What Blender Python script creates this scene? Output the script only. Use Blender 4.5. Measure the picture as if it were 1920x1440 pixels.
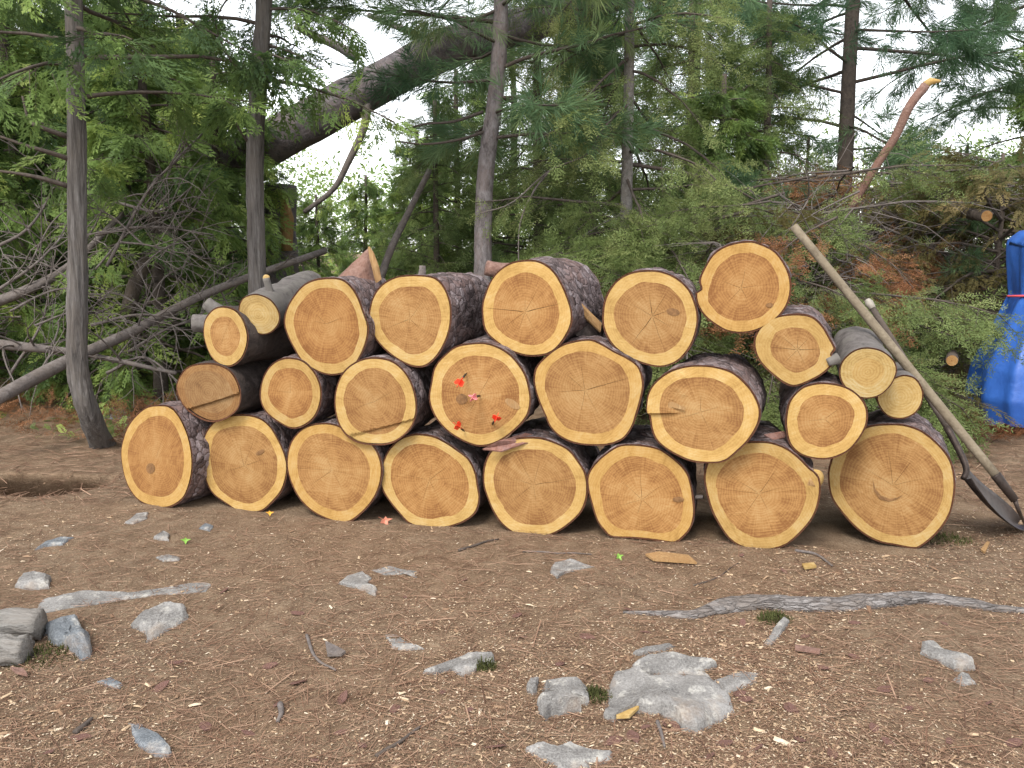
import bpy, math
import numpy as np
from mathutils import Vector

# ------------------------------------------------------------------ camera, sky, sun, exposure
scene = bpy.context.scene
for o in list(bpy.data.objects):
    bpy.data.objects.remove(o)
COL = scene.collection
CAM_H, PITCH, FPX = 1.27, math.radians(8.55), 1663.0          # FPX: focal length in pixels of a 1920 wide picture
cam_d = bpy.data.cameras.new('camera'); cam = bpy.data.objects.new('camera', cam_d); COL.objects.link(cam)
cam.location = (0, 0, CAM_H); cam.rotation_euler = (math.radians(90) - PITCH, 0, 0)
cam_d.sensor_width = 36.0; cam_d.lens = 36.0 * FPX / 1920.0; cam_d.clip_start = 0.05; cam_d.clip_end = 2000
scene.camera = cam
SUN_AZ, SUN_EL = math.radians(205), math.radians(52)           # behind the camera, a little to the left
world = bpy.data.worlds.new('World'); scene.world = world; world.use_nodes = True
wn, wl = world.node_tree.nodes, world.node_tree.links
wn.clear()
sky = wn.new('ShaderNodeTexSky'); sky.sky_type = 'NISHITA'; sky.sun_disc = False
sky.sun_elevation = SUN_EL; sky.sun_rotation = SUN_AZ; sky.dust_density = 0.7; sky.air_density = 1.0; sky.ozone_density = 1.0
hsv = wn.new('ShaderNodeHueSaturation'); hsv.inputs['Saturation'].default_value = 0.18     # thin bright overcast
bg = wn.new('ShaderNodeBackground'); bg.inputs['Strength'].default_value = 0.15
wo = wn.new('ShaderNodeOutputWorld')
wl.new(sky.outputs[0], hsv.inputs['Color']); wl.new(hsv.outputs[0], bg.inputs['Color']); wl.new(bg.outputs[0], wo.inputs['Surface'])
sun_d = bpy.data.lights.new('sun', 'SUN'); sun = bpy.data.objects.new('sun', sun_d); COL.objects.link(sun)
sun_d.energy = 1.2; sun_d.angle = math.radians(20); sun_d.color = (1.0, 0.95, 0.87)
sdir = Vector((math.sin(SUN_AZ) * math.cos(SUN_EL), math.cos(SUN_AZ) * math.cos(SUN_EL), math.sin(SUN_EL)))
sun.rotation_euler = (-sdir).to_track_quat('-Z', 'Y').to_euler(); sun.location = sdir * 30
scene.view_settings.view_transform = 'Standard'; scene.view_settings.look = 'None'
scene.view_settings.gamma = 1.0; scene.view_settings.use_curve_mapping = False
scene.view_settings.exposure = 1.6

# ------------------------------------------------------------------ helpers
RNG = np.random.default_rng(7)
SP, CP = math.sin(PITCH), math.cos(PITCH)
def ray(px, py):
    xc, yc = (px - 960) / FPX, (720 - py) / FPX
    return np.array([xc, CP + yc * SP, -SP + yc * CP])
CAMP = np.array([0, 0, CAM_H])
def at(px, py, Y):
    d = ray(px, py); return CAMP + d * (Y / d[1])
def ground_at(px, py, z=0.0):
    d = ray(px, py); return CAMP + d * ((z - CAM_H) / d[2])
def on_plane(px, py, p, n):
    d = ray(px, py); return CAMP + d * (np.dot(p - CAMP, n) / np.dot(d, n))
def unit(v):
    v = np.asarray(v, float); return v / (np.linalg.norm(v) + 1e-12)

def _hash(ix, iy, iz, seed):
    h = (ix * 374761393 + iy * 668265263 + iz * 2147483647 + seed * 974634541) & 0xFFFFFFFF
    h = ((h ^ (h >> 13)) * 1274126177) & 0xFFFFFFFF
    h = h ^ (h >> 16)
    return (h & 0xFFFF) / 65535.0
def vnoise(p, seed=0):
    p = np.atleast_2d(np.asarray(p, float)); i = np.floor(p).astype(np.int64); f = p - i; f = f * f * (3 - 2 * f)
    out = 0
    for dx in (0, 1):
        for dy in (0, 1):
            for dz in (0, 1):
                w = (f[:, 0] if dx else 1 - f[:, 0]) * (f[:, 1] if dy else 1 - f[:, 1]) * (f[:, 2] if dz else 1 - f[:, 2])
                out = out + w * _hash(i[:, 0] + dx, i[:, 1] + dy, i[:, 2] + dz, seed)
    return out
def fbm(p, seed=0, oct=4):
    a, s, o = 0.5, 0.0, 0.0
    p = np.atleast_2d(np.asarray(p, float))
    for k in range(oct):
        o = o + a * vnoise(p * 2 ** k, seed + k); s += a; a *= 0.5
    return o / s

class Acc:                                   # collects geometry for ONE mesh
    def __init__(s): s.v = []; s.q = []; s.t = []; s.n = 0; s.attr = {}; s.qm = []; s.tm = []
    def add(s, v, q=None, t=None, mat=0, **attr):
        v = np.asarray(v, float).reshape(-1, 3); s.v.append(v)
        if q is not None and len(q): q = np.asarray(q, np.int64).reshape(-1, 4); s.q.append(q + s.n); s.qm.append(np.full(len(q), mat))
        if t is not None and len(t): t = np.asarray(t, np.int64).reshape(-1, 3); s.t.append(t + s.n); s.tm.append(np.full(len(t), mat))
        for k, a in attr.items():
            s.attr.setdefault(k, []).append(np.broadcast_to(np.asarray(a, float), (len(v),)) if np.ndim(a) < 2 else np.asarray(a, float))
        s.n += len(v)
    def mesh(s, name, mats, smooth=True):
        me = bpy.data.meshes.new(name)
        V = np.concatenate(s.v); Q = np.concatenate(s.q) if s.q else np.zeros((0, 4), np.int64); T = np.concatenate(s.t) if s.t else np.zeros((0, 3), np.int64)
        me.vertices.add(len(V)); me.vertices.foreach_set('co', V.astype(np.float32).ravel())
        me.loops.add(Q.size + T.size); me.loops.foreach_set('vertex_index', np.concatenate([Q.ravel(), T.ravel()]).astype(np.int32))
        me.polygons.add(len(Q) + len(T))
        st = np.concatenate([np.arange(len(Q)) * 4, Q.size + np.arange(len(T)) * 3]).astype(np.int32)
        me.polygons.foreach_set('loop_start', st)
        mi = np.concatenate(s.qm + s.tm).astype(np.int32) if (s.qm or s.tm) else None
        if mi is not None: me.polygons.foreach_set('material_index', mi)
        me.polygons.foreach_set('use_smooth', np.full(len(Q) + len(T), smooth))
        for k, a in s.attr.items():
            a = np.concatenate(a)
            if a.ndim == 1:
                at_ = me.attributes.new(k, 'FLOAT', 'POINT'); at_.data.foreach_set('value', a.astype(np.float32))
            else:
                at_ = me.attributes.new(k, 'FLOAT_VECTOR', 'POINT'); at_.data.foreach_set('vector', a.astype(np.float32).ravel())
        for m in (mats if isinstance(mats, (list, tuple)) else [mats]): me.materials.append(m)
        me.update(calc_edges=True); me.validate()
        return me
    def obj(s, name, mats, parent=None, smooth=True):
        return link(name, s.mesh(name, mats, smooth), parent)
def link(name, me, parent=None):
    o = bpy.data.objects.new(name, me); COL.objects.link(o)
    if parent is not None: o.parent = parent
    return o
def tag(o, label, cat, group=None, kind=None):
    o['label'] = label; o['category'] = cat
    if group: o['group'] = group
    if kind: o['kind'] = kind
    return o
def thing(name, label, cat, loc=(0, 0, 0), group=None):
    o = link(name, None); o.location = tuple(float(c) for c in loc); return tag(o, label, cat, group)
def local(root, pts): return np.asarray(pts, float) - np.array(root.location)
def copy_tree(o, parent=None):
    c = o.copy(); COL.objects.link(c); c.parent = parent
    for ch in o.children: copy_tree(ch, c)
    return c

def frame_of(d, up=(0, 0, 1)):
    d = unit(d); u = np.asarray(up, float)
    if abs(np.dot(d, u)) > 0.95: u = np.array([1.0, 0, 0])
    s = unit(np.cross(d, u)); return d, s, np.cross(s, d)
def smooth_path(pts, n):
    pts = np.asarray(pts, float)
    if len(pts) < 3:
        t = np.linspace(0, 1, n)[:, None]; return pts[0] * (1 - t) + pts[-1] * t
    P = np.vstack([2 * pts[0] - pts[1], pts, 2 * pts[-1] - pts[-2]]); m = len(pts) - 1; out = []
    for u in np.linspace(0, m, n):
        i = min(int(u), m - 1); f = u - i; a, b, c, d = P[i:i + 4]
        out.append(0.5 * (2 * b + (c - a) * f + (2 * a - 5 * b + 4 * c - d) * f * f + (3 * b - a - 3 * c + d) * f ** 3))
    return np.array(out)
def tube(acc, pts, rad, seg=6, cap=True, mat=0, bump=0.0, seed=0, freq=6.0, ridge=0.0, **attr):
    pts = np.asarray(pts, float); k = len(pts); rad = np.broadcast_to(np.asarray(rad, float), (k,))
    T = np.gradient(pts, axis=0); vs = []; s = None
    for i in range(k):
        d = unit(T[i])
        if s is None: d, s, u = frame_of(d)
        else: s = unit(s - d * np.dot(s, d)); u = np.cross(s, d)
        a = np.arange(seg) * 2 * math.pi / seg
        ring = np.cos(a)[:, None] * s + np.sin(a)[:, None] * u
        r = np.full(seg, rad[i])
        if bump:
            q = np.column_stack([np.cos(a) * freq * .35, np.sin(a) * freq * .35, np.full(seg, i * freq * .06 + seed)])
            r = r * (1 + bump * (fbm(q, seed, 3) - 0.5) * 2)
        if ridge:
            q = np.column_stack([np.cos(a) * 4.5, np.sin(a) * 4.5, np.full(seg, pts[i][2] * 2.2 + seed)]); w4 = fbm(q, seed + 3, 3); r = r * (1 + ridge * (np.abs(w4 - .5) * -4 + .5))
        vs.append(pts[i] + ring * r[:, None])
    V = np.concatenate(vs); i = np.arange(k - 1)[:, None] * seg; j = np.arange(seg)[None]; jn = (j + 1) % seg
    Q = np.stack([i + j, i + jn, i + seg + jn, i + seg + j], -1).reshape(-1, 4)[:, ::-1]
    Tt = None
    if cap:
        V = np.vstack([V, pts[0], pts[-1]]); j = np.arange(seg); jn = (j + 1) % seg
        Tt = np.vstack([np.stack([np.full(seg, k * seg), j, jn], -1)[:, ::-1][:, ::-1], np.stack([np.full(seg, k * seg + 1), (k - 1) * seg + jn, (k - 1) * seg + j], -1)])
    acc.add(V, Q, Tt, mat, **attr)

# ------------------------------------------------------------------ materials
def mat(name):
    m = bpy.data.materials.new(name); m.use_nodes = True; nt = m.node_tree; nt.nodes.clear()
    out = nt.nodes.new('ShaderNodeOutputMaterial'); b = nt.nodes.new('ShaderNodeBsdfPrincipled')
    nt.links.new(b.outputs[0], out.inputs['Surface']); b.inputs['Roughness'].default_value = 0.8
    b.inputs['Specular IOR Level'].default_value = 0.25
    return m, nt, b
class NT:
    def __init__(s, nt): s.nt = nt
    def n(s, t, **kw):
        x = s.nt.nodes.new(t)
        for k, v in kw.items(): setattr(x, k, v)
        return x
    def l(s, a, b): s.nt.links.new(a, b)
    def coord(s, kind='Object'): return s.n('ShaderNodeTexCoord').outputs[kind]
    def mapping(s, v, scale=(1, 1, 1), rot=(0, 0, 0)):
        m = s.n('ShaderNodeMapping'); m.inputs['Scale'].default_value = scale; m.inputs['Rotation'].default_value = rot; s.l(v, m.inputs['Vector']); return m.outputs[0]
    def noise(s, v, scale, detail=4, rough=0.55, dist=0.0):
        x = s.n('ShaderNodeTexNoise'); x.inputs['Scale'].default_value = scale; x.inputs['Detail'].default_value = detail
        x.inputs['Roughness'].default_value = rough; x.inputs['Distortion'].default_value = dist; s.l(v, x.inputs['Vector']); return x.outputs['Fac']
    def voro(s, v, scale, feature='F1', out='Distance'):
        x = s.n('ShaderNodeTexVoronoi', feature=feature); x.inputs['Scale'].default_value = scale; s.l(v, x.inputs['Vector']); return x.outputs[out]
    def ramp(s, f, stops):
        x = s.n('ShaderNodeValToRGB'); e = x.color_ramp.elements
        while len(e) < len(stops): e.new(0.5)
        for el, (p, c) in zip(e, stops): el.position = p; el.color = (c[0], c[1], c[2], 1) if len(c) == 3 else c
        s.l(f, x.inputs['Fac']); return x.outputs['Color']
    def mix(s, f, a, b, mode='MIX'):
        x = s.n('ShaderNodeMix', data_type='RGBA', blend_type=mode)
        for inp, v in ((x.inputs['Factor'], f), (x.inputs['A'], a), (x.inputs['B'], b)):
            if hasattr(v, 'is_linked') or hasattr(v, 'node'): s.l(v, inp)
            elif isinstance(v, (int, float)): inp.default_value = v
            else: inp.default_value = (*v, 1)
        # colour sockets of the Mix node share names with the float ones: pick by type
        return x.outputs['Result']
    def math(s, op, a, b=None, c=None):
        x = s.n('ShaderNodeMath', operation=op)
        for k, v in enumerate((a, b, c)):
            if v is None: continue
            if isinstance(v, (int, float)): x.inputs[k].default_value = v
            else: s.l(v, x.inputs[k])
        return x.outputs[0]
    def attr(s, name, out='Fac'): x = s.n('ShaderNodeAttribute'); x.attribute_name = name; return x.outputs[out]
    def bump(s, h, strength, dist=0.01, normal=None):
        x = s.n('ShaderNodeBump'); x.inputs['Strength'].default_value = strength; x.inputs['Distance'].default_value = dist; s.l(h, x.inputs['Height'])
        if normal is not None: s.l(normal, x.inputs['Normal'])
        return x.outputs[0]
# Mix node helper needs the colour sockets
def _mix(self, f, a, b, mode='MIX'):
    x = self.n('ShaderNodeMix', data_type='RGBA', blend_type=mode)
    fi = [i for i in x.inputs if i.name == 'Factor' and i.type == 'VALUE'][0]
    ai = [i for i in x.inputs if i.name == 'A' and i.type == 'RGBA'][0]; bi = [i for i in x.inputs if i.name == 'B' and i.type == 'RGBA'][0]
    for inp, v in ((fi, f), (ai, a), (bi, b)):
        if isinstance(v, bpy.types.NodeSocket): self.l(v, inp)
        elif isinstance(v, (int, float)): inp.default_value = v
        else: inp.default_value = (*v, 1)
    return [o for o in x.outputs if o.type == 'RGBA'][0]
NT.mix = _mix

def wood_face_mat(name, dark, mid, light, ring_amt, ray_amt, grad=0.0):
    m, nt, b = mat(name); g = NT(nt)
    pol = g.attr('polar', 'Vector'); rad = g.attr('rad'); obj = g.coord('Object')
    info = g.n('ShaderNodeObjectInfo').outputs['Random']
    off = g.n('ShaderNodeVectorMath', operation='ADD'); g.l(obj, off.inputs[0])
    comb = g.n('ShaderNodeCombineXYZ'); 
    for k in range(3): g.l(g.math('MULTIPLY', info, 37.0 + 11 * k), comb.inputs[k])
    g.l(comb.outputs[0], off.inputs[1]); po = off.outputs[0]
    blot = g.noise(po, 9, 4, .6); blot2 = g.noise(po, 24, 4, .65, .6); fine = g.noise(po, 200, 3, .7); rf = g.attr('rf')
    rays = g.noise(g.mapping(pol, (9, 9, 2.5)), 2.6, 5, .68)            # streaks running out from the pith
    rings = g.n('ShaderNodeTexWave', wave_type='BANDS', bands_direction='X'); rings.inputs['Scale'].default_value = 1.0
    rv = g.n('ShaderNodeCombineXYZ'); g.l(g.math('ADD', g.math('MULTIPLY', rad, 27.0), g.math('MULTIPLY', blot, 1.4)), rv.inputs[0]); g.l(rv.outputs[0], rings.inputs['Vector'])
    rot = g.n('ShaderNodeVectorRotate', rotation_type='Y_AXIS'); g.l(po, rot.inputs['Vector']); g.l(g.math('MULTIPLY', g.math('SUBTRACT', info, .5), 2.6), rot.inputs['Angle'])
    saw = g.noise(g.mapping(rot.outputs[0], (5, 5, 85)), 1.0, 4, .65)                # chain-saw scoring
    f = g.math('ADD', g.math('MULTIPLY', rays, ray_amt), g.math('ADD', g.math('MULTIPLY', blot, 0.65), g.math('MULTIPLY', blot2, .45)))
    f = g.math('ADD', f, g.math('MULTIPLY', rings.outputs['Fac'], ring_amt)); f = g.math('ADD', f, g.math('MULTIPLY', saw, 0.35))
    f = g.math('ADD', f, g.math('MULTIPLY', fine, 0.2))
    tot = ray_amt + 1.1 + ring_amt + .35 + .2
    f = g.math('ADD', g.math('DIVIDE', f, tot), g.math('MULTIPLY', g.math('SUBTRACT', .5, rf), grad))
    c = g.ramp(f, [(.39, dark), (.5, mid), (.61, light)])
    tint = g.ramp(info, [(0, (.86, .82, .78)), (.35, (1.0, 1.0, 1.0)), (.7, (1.08, 1.04, .98)), (1, (.95, .86, .76))])
    c = g.mix(1.0, c, tint, 'MULTIPLY')
    g.l(c, b.inputs['Base Color']); b.inputs['Roughness'].default_value = 0.75
    h = g.math('ADD', g.math('MULTIPLY', saw, 1.0), g.math('MULTIPLY', fine, 0.5))
    g.l(g.bump(h, 0.45, 0.004), b.inputs['Normal'])
    return m
M = {}
M['heart'] = wood_face_mat('heartwood', (0.171, 0.0757, 0.0233), (0.279, 0.148, 0.0515), (0.342, 0.213, 0.0906), .12, .60, .10)
M['sap'] = wood_face_mat('sapwood', (0.279, 0.168, 0.0515), (0.376, 0.241, 0.0819), (0.418, 0.305, 0.139), .08, .25)
M['palesap'] = wood_face_mat('pale_wood', (0.244, 0.155, 0.0526), (0.351, 0.239, 0.0889), (0.393, 0.303, 0.153), .14, .30)
M['oldwood'] = wood_face_mat('dull_wood', (0.132, 0.0662, 0.0252), (0.21, 0.117, 0.0468), (0.27, 0.171, 0.0792), .12, .35)

def bark_mat(name, dark, mid, light, patch, sc=1.0, stretch=(1, 1, 1), b_str=0.8, plates=0.0):
    m, nt, b = mat(name); g = NT(nt); obj = g.coord('Object')
    info = g.n('ShaderNodeObjectInfo').outputs['Random']
    v = g.mapping(obj, stretch)
    n1 = g.noise(v, 22 * sc, 5, .62, .4); n2 = g.noise(v, 85 * sc, 4, .6); cell = g.voro(v, 30 * sc)
    wv = g.n('ShaderNodeVectorMath', operation='ADD'); g.l(v, wv.inputs[0]); nz = g.n('ShaderNodeTexNoise'); nz.inputs['Scale'].default_value = 30 * sc; g.l(v, nz.inputs['Vector'])
    sc3 = g.n('ShaderNodeVectorMath', operation='SCALE'); sc3.inputs['Scale'].default_value = .035 / sc; g.l(nz.outputs['Color'], sc3.inputs[0]); g.l(sc3.outputs[0], wv.inputs[1])
    edge = g.voro(wv.outputs[0], 26 * sc, 'DISTANCE_TO_EDGE'); cc = g.n('ShaderNodeSeparateColor'); g.l(g.voro(wv.outputs[0], 26 * sc, 'F1', 'Color'), cc.inputs[0])
    f = g.math('ADD', g.math('MULTIPLY', n1, .5), g.math('ADD', g.math('MULTIPLY', n2, .3), g.math('MULTIPLY', cc.outputs[0], .28 * plates)))
    f = g.math('ADD', f, .10 * (1 - plates))
    c = g.ramp(f, [(.36, dark), (.54, mid), (.74, light)])
    pt = g.ramp(g.math('ADD', g.math('MULTIPLY', g.noise(obj, 6.5 * sc, 4, .6), .8), g.math('MULTIPLY', cc.outputs[1], .2)), [(.46, (0, 0, 0)), (.60, (1, 1, 1))])
    c = g.mix(g.math('MULTIPLY', pt, .7), c, g.mix(n2, patch, mid))
    crev = g.ramp(edge, [(.0, (1, 1, 1)), (.07, (0, 0, 0))]); c = g.mix(g.math('MULTIPLY', crev, .6 * plates), c, dark)
    n1 = g.math('ADD', n1, g.math('MULTIPLY', g.math('MINIMUM', edge, .15), 4.0 * plates))
    g.l(c, b.inputs['Base Color']); b.inputs['Roughness'].default_value = 0.9
    g.l(g.bump(g.math('ADD', n1, g.math('MULTIPLY', n2, .5)), b_str, .012), b.inputs['Normal'])
    return m
M['bark'] = bark_mat('red_pine_bark', (0.034, 0.0238, 0.0229), (0.14, 0.106, 0.104), (0.289, 0.246, 0.251), (0.187, 0.106, 0.085), plates=1.0)
M['root_bark'] = bark_mat('grey_root_bark', (0.063, 0.054, 0.0495), (0.189, 0.171, 0.162), (0.342, 0.324, 0.315), (0.171, 0.135, 0.108), 1.6, (.4, 1.5, 1.5), 1.0, .8)
M['old_grey'] = bark_mat('weathered_split_wood', (0.085, 0.0765, 0.068), (0.221, 0.208, 0.191), (0.357, 0.34, 0.323), (0.204, 0.178, 0.153), 1.2, (.15, 2.5, 2.5), 1.0)
M['bark_grey'] = bark_mat('smooth_grey_bark', (0.0576, 0.0504, 0.0468), (0.122, 0.108, 0.101), (0.194, 0.18, 0.173), (0.144, 0.137, 0.115), 1.0, (1, 1, 1), .3)
M['bark_dark'] = bark_mat('dark_bark', (.018, .014, .012), (.055, .043, .038), (.12, .10, .09), (.07, .05, .04))
M['bark_edge'] = bark_mat('inner_bark', (0.0468, 0.0166, 0.00832), (0.104, 0.0395, 0.0187), (0.177, 0.078, 0.0364), (0.104, 0.0468, 0.026), 3.0)
M['bark_pink'] = bark_mat('flaky_pink_bark', (0.0952, 0.0478, 0.0351), (0.21, 0.128, 0.102), (0.306, 0.217, 0.184), (0.16, 0.0765, 0.051))
M['cedar_bark'] = bark_mat('cedar_trunk_bark', (0.0297, 0.0246, 0.0219), (0.124, 0.112, 0.104), (0.261, 0.246, 0.237), (0.107, 0.0882, 0.0714), 1.0, (2.2, 2.2, .16), 1.0)
M['pine_trunk'] = bark_mat('pine_trunk_bark', (0.0592, 0.0481, 0.0464), (0.188, 0.167, 0.166), (0.306, 0.29, 0.292), (0.148, 0.102, 0.0883), 1.0, (1.2, 1.2, .5))
M['spruce_trunk'] = bark_mat('spruce_trunk_bark', (0.0625, 0.0562, 0.05), (0.213, 0.194, 0.181), (0.388, 0.369, 0.35), (0.163, 0.138, 0.112), 1.6)
M['big_trunk'] = bark_mat('fallen_trunk_bark', (0.041, 0.0355, 0.0377), (0.127, 0.111, 0.115), (0.287, 0.263, 0.272), (0.164, 0.125, 0.115), .8)
M['dead_twig'] = bark_mat('dead_grey_wood', (0.0563, 0.0469, 0.0423), (0.137, 0.117, 0.108), (0.244, 0.225, 0.211), (0.113, 0.0893, 0.0705), 1.0, (1, 1, 1), .3)
M['limb'] = bark_mat('limb_bark', (.03, .024, .02), (.085, .068, .058), (.17, .14, .125), (.08, .06, .045), 1.0, (1, 1, 1), .3)
M['split_wood'] = bark_mat('torn_pale_wood', (0.178, 0.0952, 0.0382), (0.319, 0.197, 0.0892), (0.433, 0.299, 0.16), (0.268, 0.14, 0.051), 1.0, (3, 3, .3), .5)

def leaf_mat(name, a, bcol, c, transl=.42):
    m, nt, b = mat(name); g = NT(nt)
    col = g.ramp(g.attr('tint'), [(0, a), (.55, bcol), (1, c)])
    g.l(col, b.inputs['Base Color']); b.inputs['Roughness'].default_value = .6
    tr = g.n('ShaderNodeBsdfTranslucent'); g.l(col, tr.inputs['Color'])
    mx = g.n('ShaderNodeMixShader'); mx.inputs[0].default_value = transl
    g.l(b.outputs[0], mx.inputs[1]); g.l(tr.outputs[0], mx.inputs[2])
    out = [n for n in nt.nodes if n.type == 'OUTPUT_MATERIAL'][0]; g.l(mx.outputs[0], out.inputs['Surface'])
    return m
M['cedar_leaf'] = leaf_mat('cedar_foliage', (0.0674, 0.118, 0.0469), (0.193, 0.284, 0.0763), (0.428, 0.489, 0.132))
M['pine_leaf'] = leaf_mat('pine_needles', (0.0585, 0.117, 0.061), (0.127, 0.211, 0.0987), (0.254, 0.312, 0.126))
M['fir_leaf'] = leaf_mat('fir_needles', (0.0759, 0.117, 0.0414), (0.175, 0.228, 0.0745), (0.319, 0.345, 0.135))
M['rust_leaf'] = leaf_mat('rusty_needles', (0.119, 0.0467, 0.0206), (0.23, 0.0978, 0.0421), (0.306, 0.162, 0.0748), .2)
M['olive_leaf'] = leaf_mat('browning_foliage', (0.0825, 0.0715, 0.0286), (0.165, 0.143, 0.0515), (0.275, 0.209, 0.093))

def simple(name, col, rough=.7, noise_amt=.25, sc=30, metal=0.0, bump_s=.2):
    m, nt, b = mat(name); g = NT(nt); n = g.noise(g.coord('Object'), sc, 4, .6)
    lo = tuple(c * (1 - noise_amt) for c in col); hi = tuple(min(1, c * (1 + noise_amt)) for c in col)
    g.l(g.ramp(n, [(.3, lo), (.7, hi)]), b.inputs['Base Color']); b.inputs['Roughness'].default_value = rough; b.inputs['Metallic'].default_value = metal
    if bump_s: g.l(g.bump(n, bump_s, .004), b.inputs['Normal'])
    return m
M['knotwood'] = simple('brown_knot', (.17, .088, .036), .8, .35, 60)
M['dart_red'] = simple('red_dart_plastic', (.85, .045, .02), .4, .05)
M['dart_pink'] = simple('pink_dart_plastic', (.75, .25, .28), .4, .05)
M['dart_dark'] = simple('dark_dart_metal', (.05, .045, .04), .4, .2, 60, .6)
M['handle'] = bark_mat('weathered_handle', (0.102, 0.0797, 0.0542), (0.184, 0.15, 0.105), (0.255, 0.217, 0.16), (0.153, 0.122, 0.0829), 1.0, (1, 1, 1), .25)
M['iron'] = simple('dark_iron', (.055, .042, .036), .55, .4, 25, .6)
M['grip'] = simple('worn_grip', (.30, .27, .23), .6, .3, 30)
M['rope'] = simple('red_rope', (.72, .10, .12), .7, .25, 120)
M['moss'] = simple('moss', (.055, .060, .018), .95, .5, 80, 0, .9)
M['maple_leaf'] = simple('red_dry_leaf', (.45, .17, .11), .7, .25, 40)
M['yellow_leaf'] = simple('orange_dry_leaf', (.62, .30, .04), .7, .25, 40)
M['green_leaf'] = simple('young_green_leaf', (.16, .30, .05), .6, .25, 40)

def rock_mat(name, dark, mid, light):
    m, nt, b = mat(name); g = NT(nt); o = g.coord('Object')
    n1 = g.noise(o, 9, 5, .6); n2 = g.noise(o, 140, 4, .75); sp = g.voro(o, 170)
    f = g.math('ADD', g.math('MULTIPLY', n1, .6), g.math('ADD', g.math('MULTIPLY', n2, .45), g.math('MULTIPLY', sp, .15)))
    c = g.ramp(f, [(.38, dark), (.56, mid), (.72, light)])
    li = g.ramp(g.noise(o, 22, 4, .7), [(.56, (0, 0, 0)), (.66, (1, 1, 1))])
    c = g.mix(g.math('MULTIPLY', li, .45), c, (.50, .48, .43))
    dirt = g.ramp(g.noise(o, 5, 5, .65), [(.56, (0, 0, 0)), (.70, (1, 1, 1))])
    c = g.mix(g.math('MULTIPLY', dirt, .55), c, (.20, .135, .085))
    g.l(c, b.inputs['Base Color']); b.inputs['Roughness'].default_value = .85
    g.l(g.bump(g.math('ADD', n1, g.math('MULTIPLY', n2, .4)), .7, .012), b.inputs['Normal'])
    return m
M['rock'] = rock_mat('granite', (0.0752, 0.0692, 0.0663), (0.167, 0.159, 0.15), (0.265, 0.254, 0.242))
M['rock_blue'] = rock_mat('blue_grey_stone', (0.0592, 0.0652, 0.0711), (0.118, 0.13, 0.142), (0.196, 0.207, 0.219))

def tarp_mat():
    m, nt, b = mat('blue_tarp'); g = NT(nt); o = g.coord('Object')
    n = g.noise(o, 5, 4, .6); c = g.ramp(n, [(.3, (.022, .080, .31)), (.6, (.034, .12, .43)), (.85, (.07, .17, .48))])
    g.l(c, b.inputs['Base Color']); b.inputs['Roughness'].default_value = .38; b.inputs['Specular IOR Level'].default_value = .5
    h = g.math('ADD', g.noise(o, 9, 5, .6, 1.0), g.math('MULTIPLY', g.noise(o, 40, 3), .25)); g.l(g.bump(h, .25, .02), b.inputs['Normal'])
    return m
M['tarp'] = tarp_mat()

def ground_mat():
    m, nt, b = mat('forest_floor'); g = NT(nt); o = g.coord('Object')
    big = g.noise(o, .9, 4, .6); med = g.noise(o, 9, 5, .65); fine = g.noise(o, 120, 4, .75)
    st = g.noise(g.mapping(o, (60, 230, 60), (0, 0, .6)), 1.0, 3, .7); st2 = g.noise(g.mapping(o, (230, 55, 60), (0, 0, -.3)), 1.0, 3, .7)
    f = g.math('ADD', g.math('MULTIPLY', med, .35), g.math('ADD', g.math('MULTIPLY', fine, .4), g.math('MULTIPLY', g.math('MAXIMUM', st, st2), .35)))
    c = g.ramp(f, [(.36, (0.0507, 0.0327, 0.021)), (.53, (0.162, 0.106, 0.067)), (.70, (0.294, 0.213, 0.142))])
    grey = g.ramp(big, [(.42, (0, 0, 0)), (.62, (1, 1, 1))])
    c = g.mix(g.math('MULTIPLY', grey, .35), c, g.ramp(f, [(.36, (0.0455, 0.0347, 0.0251)), (.53, (0.142, 0.108, 0.0754)), (.70, (0.274, 0.223, 0.16))]))
    chip = g.ramp(g.voro(o, 75), [(.10, (1, 1, 1)), (.17, (0, 0, 0))])
    msk = g.ramp(g.noise(o, 3.0, 4, .7), [(.44, (0, 0, 0)), (.58, (1, 1, 1))])
    c = g.mix(g.math('MULTIPLY', g.math('MULTIPLY', chip, msk), .6), c, (.55, .37, .19))
    g.l(c, b.inputs['Base Color']); b.inputs['Roughness'].default_value = .95; b.inputs['Specular IOR Level'].default_value = .1
    g.l(g.bump(g.math('ADD', med, fine), .9, .012), b.inputs['Normal'])
    return m
M['ground'] = ground_mat()
def chip_mat(name, stops, rough=.8):
    m, nt, b = mat(name); g = NT(nt); g.l(g.ramp(g.attr('tint'), stops), b.inputs['Base Color']); b.inputs['Roughness'].default_value = rough; return m
M['chips'] = chip_mat('wood_chips', [(0, (0.16, 0.0938, 0.0562)), (.45, (0.288, 0.192, 0.117)), (.8, (0.448, 0.335, 0.216)), (1, (0.576, 0.49, 0.372))])
M['needles'] = chip_mat('dry_needles', [(0, (0.0665, 0.0349, 0.0218)), (.5, (0.19, 0.105, 0.0655)), (1, (0.323, 0.209, 0.142))])
M['flake'] = bark_mat('bark_flake', (0.136, 0.0625, 0.0468), (0.255, 0.129, 0.0982), (0.34, 0.214, 0.178), (0.255, 0.179, 0.168), 2.0)

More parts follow.
